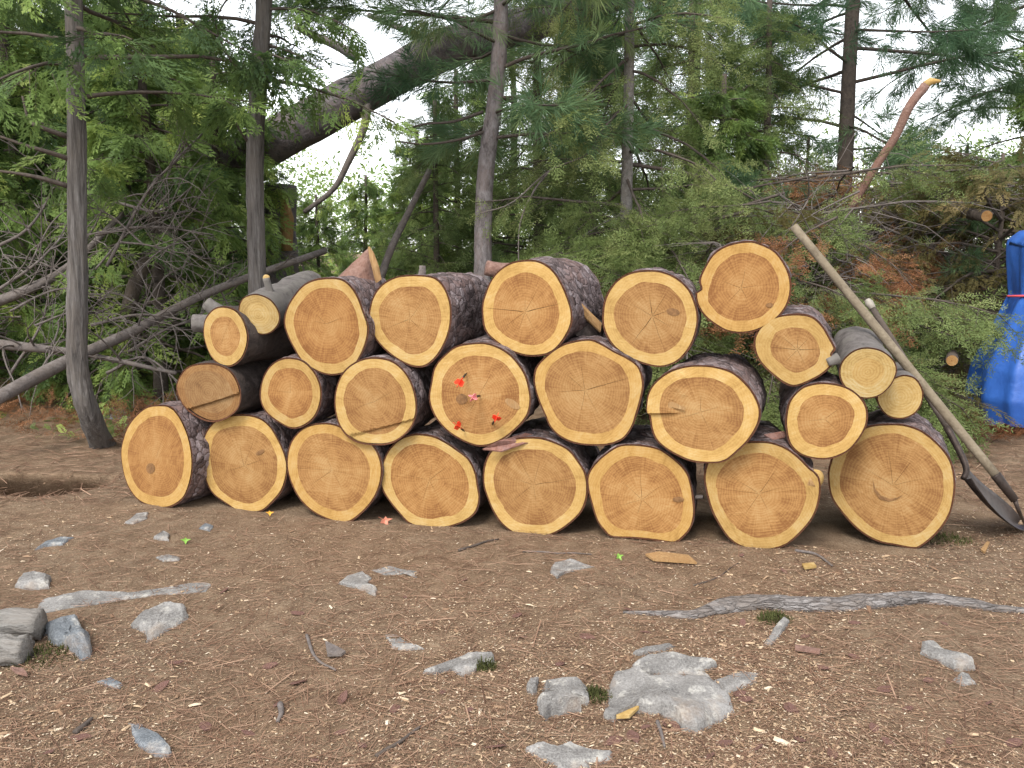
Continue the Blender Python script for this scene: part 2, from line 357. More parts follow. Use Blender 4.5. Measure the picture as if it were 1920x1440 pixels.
# ------------------------------------------------------------------ ground
def gh(x, y):
    x = np.asarray(x, float); y = np.asarray(y, float); sh = np.broadcast(x, y).shape
    p = np.column_stack([np.broadcast_to(x, sh).ravel(), np.broadcast_to(y, sh).ravel(), np.zeros(int(np.prod(sh)) or 1)])
    z = (fbm(p * .8, 3, 3) - .5) * .07 + (fbm(p * 5, 9, 3) - .5) * .028
    hx, hy = p[:, 0] + 2.72, p[:, 1] - 4.76                                  # the hollow at the left
    z = z - .34 * np.exp(-((hx / .36) ** 4 + ((hy - .06 * hx + .03 * np.sin(hx * 9)) / .15) ** 4))
    far = np.clip((np.hypot(p[:, 0], p[:, 1]) - 14) / 60, 0, 1)
    z = z * (1 - far)
    return z.reshape(sh)
def build_ground():
    def axis(lo, hi, step, far):
        core = np.arange(lo, hi + 1e-6, step); g = [0.06]
        while sum(g) < far: g.append(g[-1] * 1.28)
        c = np.cumsum(g); return np.concatenate([(lo - c)[::-1], core, hi + c])
    X = axis(-3.6, 3.6, .028, 500); Y = axis(1.5, 7.0, .028, 500)
    xx, yy = np.meshgrid(X, Y); V = np.column_stack([xx.ravel(), yy.ravel(), gh(xx, yy).ravel()])
    hx, hy = V[:, 0] + 2.72, V[:, 1] - 4.76; V[:, 1] += .38 * np.exp(-((hx / .36) ** 4 + ((hy - .06 * hx + .03 * np.sin(hx * 9)) / .15) ** 4))     # burrow: the hollow runs back under its far lip
    r, c = len(Y), len(X); i = np.arange(r - 1)[:, None] * c; j = np.arange(c - 1)[None]
    a = Acc(); a.add(V, np.stack([i + j, i + j + 1, i + c + j + 1, i + c + j], -1).reshape(-1, 4))
    o = a.obj('ground', M['ground']); o['kind'] = 'structure'; o['label'] = 'brown needle-covered forest floor strewn with wood chips'
build_ground()

# ------------------------------------------------------------------ log pile
def crop(x0, y0, s, pts): return [(x0 + u / s, y0 + v / s) for u, v in pts]
c1 = lambda p: crop(200, 440, 2.5722, p)
c2 = lambda p: crop(680, 440, 2.4833, p)
c3 = lambda p: crop(1100, 420, 2.2848, p)
c4 = lambda p: crop(1400, 380, 2.15, p)
_b = [(293, 950), (460, 957), (624, 977), (805, 988), (1003, 1003), (1205, 1015), (1435, 1029), (1672, 1025)]
_g = np.array([ground_at(*p) for p in _b]); PB, PA = np.polyfit(_g[:, 0], _g[:, 1], 1)
def pile_y(x): return PA + PB * x
def solve_pile(px, py, off=0.0):                        # point of the pile's front plane seen at a pixel
    d = ray(px, py); t = (PA + off) / (d[1] - PB * d[0]); return CAMP + d * t

LOGS = {}
def make_log(key, pts, label, vp=(1350, 468), L=.5, off=0.0, hr=.80, pith=(0, 0), cracks=(), bark='bark', bt=.008, face=('heart', 'sap'), taper=.96, seed=0, steps=(), knots=(), bark_bump=1.0):
    rng = np.random.default_rng(seed + 100); pts = np.array(pts, float); cpx = pts.mean(0)
    bottom = key in 'ABCNOPTW'
    if bottom:
        by = pts[:, 1].max(); bx = pts[pts[:, 1].argmax(), 0]; g0 = ground_at(bx, by, float(gh(*ground_at(bx, by)[:2])) - .004)
        c = solve_pile(cpx[0], cpx[1]); c = at(cpx[0], cpx[1], g0[1] - (bx - cpx[0]) / FPX * g0[1] * -.0 + .0)
    else:
        c = solve_pile(cpx[0], cpx[1], off)
    ax = unit(ray(*vp)); n = ax
    P = np.array([on_plane(p[0], p[1], c, n) for p in pts]); c = P.mean(0)
    _, s, u = frame_of(ax)                                    # s: right-hand side, u: up, in the face plane
    if s[0] < 0: s, u = -s, u
    xy = np.column_stack([(P - c) @ s, (P - c) @ u])
    R0 = np.hypot(xy[:, 0], xy[:, 1]).mean(); pc = np.array(pith) * R0
    q = xy - pc; th = np.arctan2(q[:, 1], q[:, 0]); o_ = np.argsort(th); th = th[o_]; q = q[o_]
    # smooth closed outline (Catmull-Rom) sampled finely, then looked up by angle
    m_ = len(q); S = []
    for i in range(m_):
        a_, b_, c_, d_ = q[i - 1], q[i], q[(i + 1) % m_], q[(i + 2) % m_]
        for f in np.linspace(0, 1, 8, endpoint=False):
            S.append(.5 * (2 * b_ + (c_ - a_) * f + (2 * a_ - 5 * b_ + 4 * c_ - d_) * f * f + (3 * b_ - a_ - 3 * c_ + d_) * f ** 3))
    S = np.array(S); st = np.arctan2(S[:, 1], S[:, 0]); k = np.argsort(st); st, sr = st[k], np.hypot(S[k, 0], S[k, 1])
    def edge(t): return np.interp(t, np.concatenate([st - 2 * math.pi, st, st + 2 * math.pi]), np.tile(sr, 3))
    # angles: even ones plus three columns for every crack
    ang = list(np.linspace(-math.pi, math.pi, 96, endpoint=False)); crk = []
    for (a0, rl, w) in cracks:
        a0 = math.radians(a0); a0 = (a0 + math.pi) % (2 * math.pi) - math.pi
        ang = [t for t in ang if abs((t - a0 + math.pi) % (2 * math.pi) - math.pi) > .075]; crk.append((a0, rl, w))
    cols = [(t, None, 0) for t in ang]
    for i, (a0, rl, w) in enumerate(crk): cols += [(a0 - 1e-4, i, -1), (a0, i, 0), (a0 + 1e-4, i, 1)]
    cols.sort(key=lambda e: e[0]); A = np.array([e[0] for e in cols]); nA = len(A)
    E = edge(A); hn = fbm(np.column_stack([np.cos(A) * 1.6, np.sin(A) * 1.6, np.full(nA, seed * 3.1)]), seed, 3) - .5
    base = min(hr * .965, .97); sm = np.convolve(np.tile(E, 3), np.ones(9) / 9, 'same')[nA:2 * nA]
    H = np.minimum(sm * base * (1 + hn * .16), E * .96)
    def depth(x, y):
        d = (fbm(np.column_stack([x * 9, y * 9, np.full(len(x), seed)]), seed + 5, 2) - .5) * .004
        for (nx, ny, dd, h, lim) in steps:                 # ledge left by the saw: half plane nx,ny,dd raised by h
            v = (x * nx + y * ny) - dd * R0; d = d + np.clip(v / .004, 0, 1) * h * np.clip((lim * R0 - x + (vnoise(np.column_stack([x * 40, y * 40, x * 0]), seed) - .5) * .03) / (.07 if lim < 2 else .01), 0, 1)
        return d
    def rings(lo, hi, count, crackable):
        V = []; rd = []; pol = []
        for fr in np.linspace(0, 1, count):
            r = lo + (hi - lo) * fr; t = A.copy(); dz = np.zeros(nA)
            for idx, (a, ci, sd) in enumerate(cols):
                if ci is None or not crackable: continue
                a0, rl, w = crk[ci]; rr = max(r[idx], 1e-4); u_ = rr / (E[idx] * rl)
                wob = ((vnoise([[rr * 70, ci * 7.3, seed]], 4)[0] - .5) * .25 + (vnoise([[rr * 22, ci * 3.1, seed]], 8)[0] - .5)) * min(.07 * rr, .006) * max(0, 1 - u_)
                ww = .8 * w * max(0, 1 - u_) ** .7 * min(1, u_ * 9); t[idx] = a0 + (wob + sd * max(ww * .5, min(.0005, rr * .02))) / rr if rr > .003 else a0 + sd * .004
                if sd == 0: dz[idx] = -min(.02, ww * 6)
            x, y = r * np.cos(t), r * np.sin(t)
            z = depth(x + pc[0], y + pc[1]) + dz
            V.append(c + (x + pc[0])[:, None] * s + (y + pc[1])[:, None] * u - z[:, None] * ax); rd.append(r); pol.append(np.column_stack([np.cos(t), np.sin(t), r]))
        V = np.concatenate(V); i = np.arange(count - 1)[:, None] * nA; j = np.arange(nA)[None]; jn = (j + 1) % nA
        return V, np.stack([i + j, i + jn, i + nA + jn, i + nA + j], -1).reshape(-1, 4), np.concatenate(rd), np.concatenate(pol)
    root = thing('cut_log', label, 'log', c + ax * L * .5 - np.array([0, 0, R0]), 'sawn logs stacked in the pile')
    a = Acc(); V, Q, rd, pol = rings(np.full(nA, .001), H, 26, True); a.add(local(root, V), Q, rad=rd, polar=pol, rf=np.repeat(np.linspace(0, 1, 26), nA))
    a.obj('heartwood', M[face[0]], root, False)
    a = Acc(); V, Q, rd, pol = rings(H, E, 7, True); a.add(local(root, V), Q, rad=rd, polar=pol, rf=.5); a.obj('sapwood', M[face[1]], root, False)
    # bark: shell round the log with flaky plates, its sawn edge in front
    nB = 110; tb = np.linspace(-math.pi, math.pi, nB, endpoint=False); Eb = edge(tb); nK = 30; a = Acc(); VV = []
    bth = bt * (.75 + .5 * fbm(np.column_stack([np.cos(tb) * 3, np.sin(tb) * 3, np.full(nB, seed + .5)]), seed + 2, 3))
    for k in range(nK):
        f = k / (nK - 1); sc_ = 1 - (1 - taper) * f
        p3 = np.column_stack([np.cos(tb) * R0 * 16, np.sin(tb) * R0 * 16, np.full(nB, f * L * 9 + seed * 5)])
        pl = fbm(p3, seed + 11, 3); plates = np.clip((pl - .42) * 9, 0, 1) * .5 + np.clip((pl - .55) * 9, 0, 1) * .5
        big = fbm(np.column_stack([np.cos(tb) * 1.5, np.sin(tb) * 1.5, np.full(nB, f * L * 4 + seed)]), seed + 12, 2) - .5
        r = Eb * sc_ + bth + (plates * .013 - .005) * bark_bump * min(1, f * 8) + big * .03 * min(1, f * 3)
        VV.append(c + (r * np.cos(tb) + pc[0])[:, None] * s + (r * np.sin(tb) + pc[1])[:, None] * u + ax * (L * f + (.002 if k == 0 else 0)))
    Vb = np.concatenate(VV); i = np.arange(nK - 1)[:, None] * nB; j = np.arange(nB)[None]; jn = (j + 1) % nB
    a.add(local(root, Vb), np.stack([i + j, i + nB + j, i + nB + jn, i + jn], -1).reshape(-1, 4)[:, ::-1], mat=0)
    inner = c + ((Eb + .0005) * np.cos(tb) + pc[0])[:, None] * s + ((Eb + .0005) * np.sin(tb) + pc[1])[:, None] * u + ax * .004
    j = np.arange(nB); jn = (j + 1) % nB; a.add(local(root, np.vstack([VV[0], inner])), np.stack([j, jn, nB + jn, nB + j], -1), mat=1)
    a.obj('bark', [M[bark], M['bark_edge']], root)
    a = Acc(); last = VV[-1]; cc = last.mean(0); rr = [cc + (last - cc) * f + ax * .001 for f in (1, .6, .2)]
    V = np.concatenate(rr); i = np.arange(2)[:, None] * nB; j = np.arange(nB)[None]; jn = (j + 1) % nB
    rel = V - cc; a.add(local(root, V), np.stack([i + j, i + jn, i + nB + jn, i + nB + j], -1).reshape(-1, 4)[:, ::-1], rad=np.linalg.norm(rel, axis=1), polar=np.column_stack([rel @ s, rel @ u, np.zeros(len(V))]) / R0)
    a.obj('back_face', M[face[1]], root)
    LOGS[key] = dict(root=root, c=c, ax=ax, s=s, u=u, R=R0, L=L)
    return root
def stub(key, p0, p1, d0, d1, r0, r1, bark, end=None, name='branch_stub', flare=1.5, cut=None):
    g = LOGS[key]; root = g['root']; Yc = g['c'][1]; A0, A1 = at(*p0, Yc + d0), at(*p1, Yc + d1)
    f = np.linspace(0, 1, 9)[:, None]; pts = A0 * (1 - f) + A1 * f; f = f[:, 0]
    rad = r1 + (r0 - r1) * (1 - f) ** flare; a = Acc(); tube(a, local(root, pts), rad, 20, True, 0, .22, int(p0[0]), 5)
    o = a.obj(name, M[bark], root)
    if end:
        n = unit(A1 - A0) if cut is None else unit(cut); _, s, u = frame_of(n); t = np.linspace(0, 2 * math.pi, 20, endpoint=False)
        ring = (np.cos(t)[:, None] * s + np.sin(t)[:, None] * u) * r1 * .93; cc = local(root, A1 + n * .004)
        V = np.vstack([cc + ring * k for k in (1, .5, .02)] + [cc + ring - n * .012]); j = np.arange(20); jn = (j + 1) % 20
        Q = np.vstack([np.stack([b * 20 + j, b * 20 + jn, (b + 1) * 20 + jn, (b + 1) * 20 + j], -1) for b in (0, 1)] + [np.stack([60 + j, 60 + jn, jn, j], -1)])
        e = Acc(); rel = np.vstack([ring * k for k in (1, .5, .02, 1)]); e.add(V, Q, rad=np.linalg.norm(rel, axis=1), polar=np.column_stack([rel @ s, rel @ u, np.zeros(len(V))]) / r1); e.obj('cut_end', M[end], o)

make_log('A', c1([(265,828),(310,838),(350,885),(385,960),(405,1050),(408,1130),(395,1200),(370,1260),(330,1295),(280,1312),(220,1305),(160,1280),(115,1230),(90,1170),(75,1100),(72,1040),(85,980),(110,920),(150,870),(200,835)]),
  'large log turned sideways with small dark knot, bottom row, nearest the cedar trunk', vp=(1850, 468), seed=1, hr=.83, cracks=[(60, .4, .002)], L=.46)
make_log('B', c1([(690,877),(745,895),(790,935),(820,985),(850,1050),(865,1110),(860,1170),(840,1230),(800,1280),(750,1325),(700,1333),(630,1325),(590,1300),(560,1280),(520,1250),(490,1205),(470,1130),(462,1060),(470,990),(500,930),(550,890),(620,875)]),
  'bottom-row log with pale starburst centre and wavy lower edge, under the dull brown log', seed=2, hr=.84, pith=(.0, -.02), cracks=[(100, .45, .0025), (65, .5, .002), (200, .35, .002), (330, .4, .002), (20, .6, .0016)])
make_log('C', c1([(1050,915),(1110,925),(1160,955),(1220,985),(1270,1010),(1305,1060),(1322,1130),(1310,1210),(1270,1290),(1200,1360),(1150,1383),(1090,1375),(1010,1340),(950,1290),(910,1230),(880,1150),(875,1080),(890,1010),(930,955),(980,925)]),
  'bottom-row log with a lopsided pointed side, under the log with coarse saw lines', seed=3, hr=.83, pith=(-.03, -.03), cracks=[(180, .9, .0015), (110, .5, .002), (215, .6, .002), (300, .4, .0015), (350, .5, .0015)])
make_log('N', c2([(270,935),(330,945),(390,975),(440,1010),(490,1050),(520,1110),(530,1170),(538,1230),(520,1290),(470,1330),(400,1355),(340,1360),(270,1355),(220,1340),(180,1300),(130,1240),(95,1180),(88,1120),(100,1060),(130,1000),(180,955),(230,937)]),
  'bottom-row log with a notch dented into its sapwood, below the log with darts', seed=4, hr=.84, pith=(.0, .02), cracks=[(170, .8, .002), (40, .55, .002), (80, .4, .0015), (250, .5, .002), (300, .35, .002), (10, .4, .0015)])
make_log('O', c2([(770,950),(840,955),(910,980),(960,1010),(1000,1060),(1030,1110),(1040,1170),(1035,1230),(1010,1290),(960,1340),(900,1380),(840,1398),(770,1395),(710,1385),(650,1340),(610,1280),(585,1220),(568,1160),(570,1090),(590,1030),(630,985),(690,960)]),
  'bottom-row log with loose bark curling off its upper rim', seed=5, hr=.82, pith=(-.03, .02), cracks=[(12, .75, .003), (165, .4, .0025), (75, .6, .0015), (120, .7, .0015), (220, .6, .0015), (280, .4, .0015)])
make_log('P', c3([(190,950),(250,955),(310,970),(370,1010),(420,1060),(440,1110),(450,1170),(455,1240),(440,1300),(400,1345),(370,1360),(300,1350),(200,1340),(110,1335),(80,1310),(50,1270),(30,1210),(12,1140),(10,1080),(40,1030),(90,985),(140,955)]),
  'flat-bottomed bottom-row log with a grey twig stub on its side', seed=6, hr=.82, pith=(.02, -.10), cracks=[(95, .6, .0025), (140, .5, .002), (40, .5, .002), (200, .5, .0015), (255, .4, .002), (320, .3, .002)])
make_log('T', c3([(740,938),(800,945),(860,970),(910,1010),(950,1050),(985,1080),(995,1130),(985,1200),(960,1260),(910,1320),(850,1370),(780,1390),(730,1393),(660,1375),(610,1340),(570,1280),(540,1220),(520,1150),(510,1080),(530,1010),(580,970),(650,945)]),
  'large bottom-row log with a sawn branch knot breaking out of its rim', seed=7, hr=.82, pith=(-.06, .0), cracks=[(60, .55, .0025), (150, .6, .002), (175, .5, .002), (240, .45, .002), (300, .35, .0015), (20, .4, .002)])
make_log('W', c4([(590,898),(650,905),(710,930),(770,980),(815,1040),(832,1110),(830,1180),(810,1260),(760,1330),(700,1380),(670,1388),(600,1375),(530,1360),(460,1320),(400,1260),(350,1190),(335,1120),(340,1060),(370,990),(420,940),(500,905)]),
  'biggest log of the pile, with a curved crescent crack, next to the shovel blade', vp=(1700, 468), seed=8, hr=.86, pith=(.0, .0), cracks=[(100, .6, .002), (60, .5, .002), (150, .45, .002), (20, .5, .0015), (330, .4, .0015)])
make_log('D', c1([(470,627),(530,630),(590,660),(625,710),(640,770),(630,830),(590,870),(540,893),(490,895),(430,870),(380,830),(350,780),(340,730),(360,680),(400,640)]),
  'dull brown log with one straight saw cut across its face, on the bottom row', vp=(1500, 468), seed=9, hr=.80, face=('oldwood', 'oldwood'), bark='bark_dark', cracks=[], steps=[(.30, -.95, .30, -.014, 9)], L=.5)
make_log('E', c1([(880,600),(940,612),(985,650),(1015,700),(1030,760),(1020,830),(990,885),(940,920),(890,928),(840,905),(780,860),(750,810),(745,750),(760,690),(790,640),(830,610)]),
  'smallish round middle-row log between the dull brown log and the saw-lined log', seed=10, hr=.77, off=-.02, cracks=[(180, .5, .0018), (90, .35, .0015)])
make_log('K', [(700,673),(735,680),(762,705),(776,740),(778,775),(765,805),(735,828),(700,832),(665,825),(640,800),(630,765),(632,730),(645,700),(670,680)],
  'middle-row log with coarse saw lines and slanting ledge, beside the log with darts', seed=11, hr=.80, off=-.05, steps=[(.28, -.96, .62, -.012, 9)], cracks=[(30, .5, .0018), (200, .5, .0018), (110, .3, .0015)])
make_log('L', c2([(530,510),(590,515),(650,540),(700,580),(750,650),(770,720),(775,780),(760,840),(720,890),(660,940),(600,970),(540,978),(480,960),(410,920),(360,870),(330,820),(315,760),(325,690),(340,620),(380,570),(440,525)]),
  'large middle-row log used as a dartboard, darts stuck in its face', seed=12, hr=.82, off=-.05, cracks=[(60, .5, .0015), (240, .4, .0015)])
make_log('M', c2([(1060,495),(1110,515),(1170,550),(1230,580),(1280,620),(1300,690),(1290,760),(1270,830),(1250,890),(1210,945),(1150,970),(1080,975),(1000,968),(930,940),(880,895),(855,840),(825,770),(805,700),(805,650),(820,610),(870,560),(930,520),(1000,500)]),
  'broad middle-row log with rounded corners and long crack, next to the log with darts', seed=13, hr=.83, off=-.03, pith=(-.05, .02), cracks=[(18, .85, .0035), (185, .55, .0025), (100, .5, .002), (140, .5, .0015), (260, .4, .002), (300, .5, .0015)])
make_log('S', c3([(500,612),(560,620),(620,640),(670,680),(710,730),(735,790),(730,850),(690,920),(640,970),(590,1010),(530,1018),(450,1010),(370,975),(310,930),(285,880),(275,820),(262,800),(270,730),(300,680),(360,635),(430,615)]),
  'large middle-row log jutting forward with a stepped saw ledge torn across its face', vp=(1560, 440), seed=14, hr=.80, off=-.13, pith=(.0, .0), steps=[(-.10, .99, -.02, .016, -.32)], cracks=[(200, .5, .002), (90, .4, .0018), (300, .4, .0018), (20, .35, .0018)])
make_log('V', c4([(310,732),(370,740),(420,760),(460,795),(480,840),(475,900),(440,960),(400,1000),(340,1025),(280,1027),(220,1010),(180,970),(165,910),(165,860),(180,800),(220,755),(260,738)]),
  'medium log with a small dark heart sitting against the biggest log', seed=15, hr=.74, off=-.03, cracks=[(40, .5, .002), (190, .5, .0018), (320, .4, .0018)])
make_log('F', c1([(570,353),(620,370),(655,415),(675,480),(670,540),(645,595),(600,628),(550,622),(510,590),(485,540),(470,480),(475,420),(500,380),(530,358)]),
  'small upper log turned sideways, with knobbly grey branch stubs', vp=(1900, 468), seed=16, hr=.72, bark='bark_dark', off=.0, face=('heart', 'sap'), cracks=[(60, .7, .002), (240, .5, .002)], L=.55)
make_log('G', c1([(740,295),(790,320),(825,370),(828,420),(800,460),(760,477),(710,465),(670,440),(645,400),(642,350),(660,310),(700,293)]),
  'slim long log with smooth grey bark and pale face on top of the pile', vp=(1010, 300), seed=17, hr=.60, bark='bark_grey', bt=.006, face=('palesap', 'palesap'), L=.95, off=.0, bark_bump=.25, taper=.92, cracks=[])
make_log('H', c1([(1090,215),(1140,225),(1180,260),(1210,310),(1235,380),(1255,440),(1250,500),(1225,570),(1180,640),(1130,665),(1070,670),(1010,650),(950,610),(910,550),(880,490),(862,430),(870,370),(900,310),(950,250),(1010,222)]),
  'large upper log with a pointed branch stub rising behind it', seed=18, hr=.84, pith=(-.02, .04), cracks=[(20, .45, .0022), (140, .35, .0018), (170, .3, .0018)], off=-.02)
make_log('I', c2([(270,195),(330,205),(370,240),(400,310),(405,390),(390,470),(350,550),(300,600),(255,610),(200,595),(130,550),(70,490),(40,430),(35,370),(50,300),(90,240),(150,205),(210,195)]),
  'top-row log with a bright diagonal saw scratch and a stubby knot on top', vp=(1600, 468), seed=19, hr=.80, pith=(-.02, -.03), cracks=[(95, .4, .0022), (200, .6, .0022), (320, .6, .002), (260, .4, .0018), (50, .5, .0015)], L=.55)
make_log('J', c2([(775,125),(830,135),(880,170),(920,230),(950,300),(968,370),(960,430),(920,500),(870,545),(810,558),(750,555),(680,530),(620,490),(580,450),(565,400),(562,330),(575,280),(600,220),(640,170),(700,135)]),
  'top-row log with a long split running across its heart and a pinkish stub behind', vp=(1640, 478), seed=20, hr=.80, pith=(.0, -.06), cracks=[(14, .85, .004), (176, .95, .004), (90, .3, .002), (60, .5, .002), (250, .5, .002), (215, .6, .0018), (300, .5, .0018)], L=.56)
make_log('Q', c3([(260,205),(320,210),(380,235),(430,280),(455,330),(470,390),(465,450),(440,520),(390,580),(330,605),(270,600),(190,570),(120,520),(80,450),(75,380),(90,310),(130,250),(190,215)]),
  'top-row log whose cracks form a star, below and beside the highest log', seed=21, hr=.80, pith=(.0, .0), cracks=[(100, .45, .004), (235, .75, .0035), (20, .4, .003), (60, .6, .002), (150, .5, .002), (290, .6, .002), (330, .5, .0018)])
make_log('R', c3([(690,80),(740,90),(800,120),(840,170),(865,230),(868,290),(850,350),(810,400),(750,440),(680,460),(610,455),(560,430),(510,390),(480,340),(475,295),(497,281),(490,240),(510,190),(550,130),(610,95)]),
  'highest log, perched on top of the pile, with a nick in its rim', vp=(1400, 468), seed=22, hr=.80, pith=(.02, .0), cracks=[(80, .4, .002), (10, .35, .0018), (160, .5, .0018), (230, .4, .0018), (300, .3, .0018)])
make_log('U', c4([(200,455),(260,465),(300,500),(330,550),(350,590),(335,610),(345,640),(310,680),(260,710),(200,733),(160,725),(110,690),(60,640),(38,590),(40,540),(70,495),(120,465)]),
  'upper log with wide pale sapwood, small split heart, under the highest log', seed=23, hr=.68, off=-.02, vp=(1520, 440), cracks=[(4, .75, .0035), (176, .6, .003), (90, .5, .0018), (50, .5, .0018), (230, .5, .0018), (300, .5, .0018), (140, .5, .0015)])
make_log('X', c4([(500,590),(550,605),(590,640),(600,680),(580,730),(540,770),(490,785),(440,775),(400,740),(380,700),(385,650),(420,610),(460,592)]),
  'small pale log with smooth grey bark under the leaning pole', vp=(1433, 279), seed=24, hr=.6, bark='bark_grey', bt=.006, face=('palesap', 'palesap'), off=-.04, bark_bump=.25, L=.48)
make_log('Y', c4([(640,700),(680,715),(705,760),(700,810),(670,850),(620,867),(570,855),(540,820),(530,780),(560,740),(600,710)]),
  'small pale ringed log set back behind the leaning tools, on the biggest log', vp=(1500, 420), seed=25, hr=.6, bark='bark_grey', bt=.006, face=('palesap', 'palesap'), off=.10, bark_bump=.25, L=.42)
# stubs
stub('H', (660, 560), (694, 466), .30, .30, .125, .008, 'bark_pink', flare=.95)
stub('J', (1000, 520), (912, 503), .40, .36, .075, .036, 'bark_pink', 'bark_pink')
stub('I', (790, 540), (792, 498), .18, .18, .03, .014, 'dead_twig')
stub('F', (445, 610), (362, 605), .28, .24, .06, .043, 'bark_grey', 'bark_grey')
stub('F', (430, 600), (388, 568), .42, .42, .05, .034, 'bark_grey', 'bark_grey')
stub('G', (510, 560), (499, 521), .14, .12, .018, .017, 'bark_grey', 'palesap', cut=(-.2, -1, .15))
stub('P', (1285, 932), (1318, 932), .06, .02, .018, .009, 'dead_twig')
stub('T', (1500, 905), (1530, 897), .03, -.02, .060, .040, 'split_wood', 'sap', name='knot', cut=(.35, -1, .1))
stub('A', (345, 868), (368, 864), -.02, .0, .022, .009, 'split_wood', name='splinter')
stub('X', (1572, 672), (1552, 680), .03, .03, .024, .016, 'bark_grey')
stub('M', (1147, 826), (1152, 850), .02, .0, .016, .006, 'dead_twig')
# loose bark on the log rims, a wedge of split wood between two upper logs
def slab(acc, outline, n, thick, seed=0):
    P = np.asarray(outline, float); k = len(P); n = unit(n); c = P.mean(0); bow = (vnoise(P * 9 + seed, seed) - .5)[:, None] * thick * 1.5 * n
    top, bot = P + n * thick / 2 + bow, P - n * thick / 2 + bow; V = np.vstack([top, bot, c + n * thick * .9, c - n * thick * .4]); j = np.arange(k); jn = (j + 1) % k
    acc.add(V, np.stack([j, k + j, k + jn, jn], -1), np.vstack([np.stack([j, jn, np.full(k, 2 * k)], -1), np.stack([jn + k, j + k, np.full(k, 2 * k + 1)], -1)]))
def bark_piece(key, pix, d, n, thick=.007, mat_='flake', name='loose_bark'):
    g = LOGS[key]; a = Acc(); slab(a, local(g['root'], [at(px, py, g['c'][1] + d + dd) for px, py, dd in pix]), n, thick); a.obj(name, M[mat_], g['root'], False)
g_ = LOGS['H']; a_ = Acc(); slab(a_, local(g_['root'], [at(px, py, g_['c'][1] + dd) for px, py, dd in [(693, 462, .27), (701, 474, .24), (709, 500, .22), (714, 524, .24), (706, 530, .25), (699, 505, .25), (695, 482, .26)]]), (.6, -.8, .1), .02); a_.obj('split_face', M['split_wood'], g_['root'], False)
bark_piece('O', [(905, 842, .0), (935, 826, -.01), (985, 812, .05), (1040, 822, .10), (1035, 834, .06), (985, 830, .0), (940, 846, -.01)], .0, (-.2, -.5, 1))
bark_piece('O', [(960, 816, .02), (1005, 804, .09), (1048, 812, .12), (1020, 824, .06)], .02, (.1, -.5, 1), .006, 'bark')
bark_piece('T', [(1432, 815, .08), (1470, 808, .13), (1478, 818, .12), (1450, 826, .07)], .02, (.1, -.6, 1), .006)
w = thing('split_wedge', 'splintered wedge of split wood with dark bark jammed between two upper logs', 'wood', at(1100, 630, pile_y(.3) + .12))
a = Acc(); V = [at(*p) for p in [(1068, 558, 4.02), (1128, 610, 4.0), (1128, 636, 4.05), (1080, 630, 4.0), (1075, 560, 4.28), (1135, 606, 4.28), (1132, 640, 4.3), (1085, 634, 4.28)]]
a.add(local(w, V), [(0, 3, 2, 1), (4, 5, 6, 7), (0, 1, 5, 4), (1, 2, 6, 5), (2, 3, 7, 6), (3, 0, 4, 7)]); a.obj('bark', M['bark_dark'], w, False)
a = Acc(); V = [at(*p) for p in [(1069, 556, 4.0), (1080, 560, 3.99), (1128, 606, 3.98), (1126, 622, 3.98), (1100, 596, 3.985)]]; slab(a, local(w, V), (.2, -.8, .5), .012); a.obj('split_face', M['split_wood'], w, False)

def face_mark(key, pix, m, name='knot', lift=.0028):
    g = LOGS[key]; P = np.array([on_plane(px, py, g['c'], g['ax']) for px, py in pix]) - g['ax'] * lift; a = Acc(); slab(a, local(g['root'], P), -g['ax'], .0008, 1); a.obj(name, M[m], g['root'], False)
def oval(cx, cy, rx, ry, n=12, rot=0): return [(cx + rx * math.cos(t) * math.cos(rot) - ry * math.sin(t) * math.sin(rot), cy + rx * math.cos(t) * math.sin(rot) + ry * math.sin(t) * math.cos(rot)) for t in np.linspace(0, 2 * math.pi, n, endpoint=False) * 1.0]
face_mark('A', oval(283, 878, 8, 10), 'knotwood'); face_mark('L', oval(866, 748, 11, 10), 'knotwood'); face_mark('L', oval(961, 757, 16, 7, rot=.55), 'split_wood', 'knot')
for q in range(5):
    u0 = [(1637, 900), (1641, 916), (1652, 929), (1668, 935), (1682, 933), (1692, 928)][q:q + 2]; w0 = [1, 4, 6, 5, 3, 1][q:q + 2]
    face_mark('W', [u0[0], u0[1], (u0[1][0] - w0[1] * .5, u0[1][1] + w0[1]), (u0[0][0] - w0[0] * .5, u0[0][1] + w0[0])], 'knotwood', 'crescent_crack')
face_mark('S', [(1240, 757), (1262, 752), (1286, 764), (1284, 768), (1262, 763), (1244, 768)], 'split_wood', 'splinter', .012)
face_mark('Q', oval(1262, 585, 13, 7, rot=.2), 'knotwood'); face_mark('B', oval(488, 848, 9, 4, rot=-.5), 'knotwood'); face_mark('R', oval(1443, 572, 7, 4), 'knotwood'); face_mark('P', oval(1272, 936, 11, 5), 'knotwood')
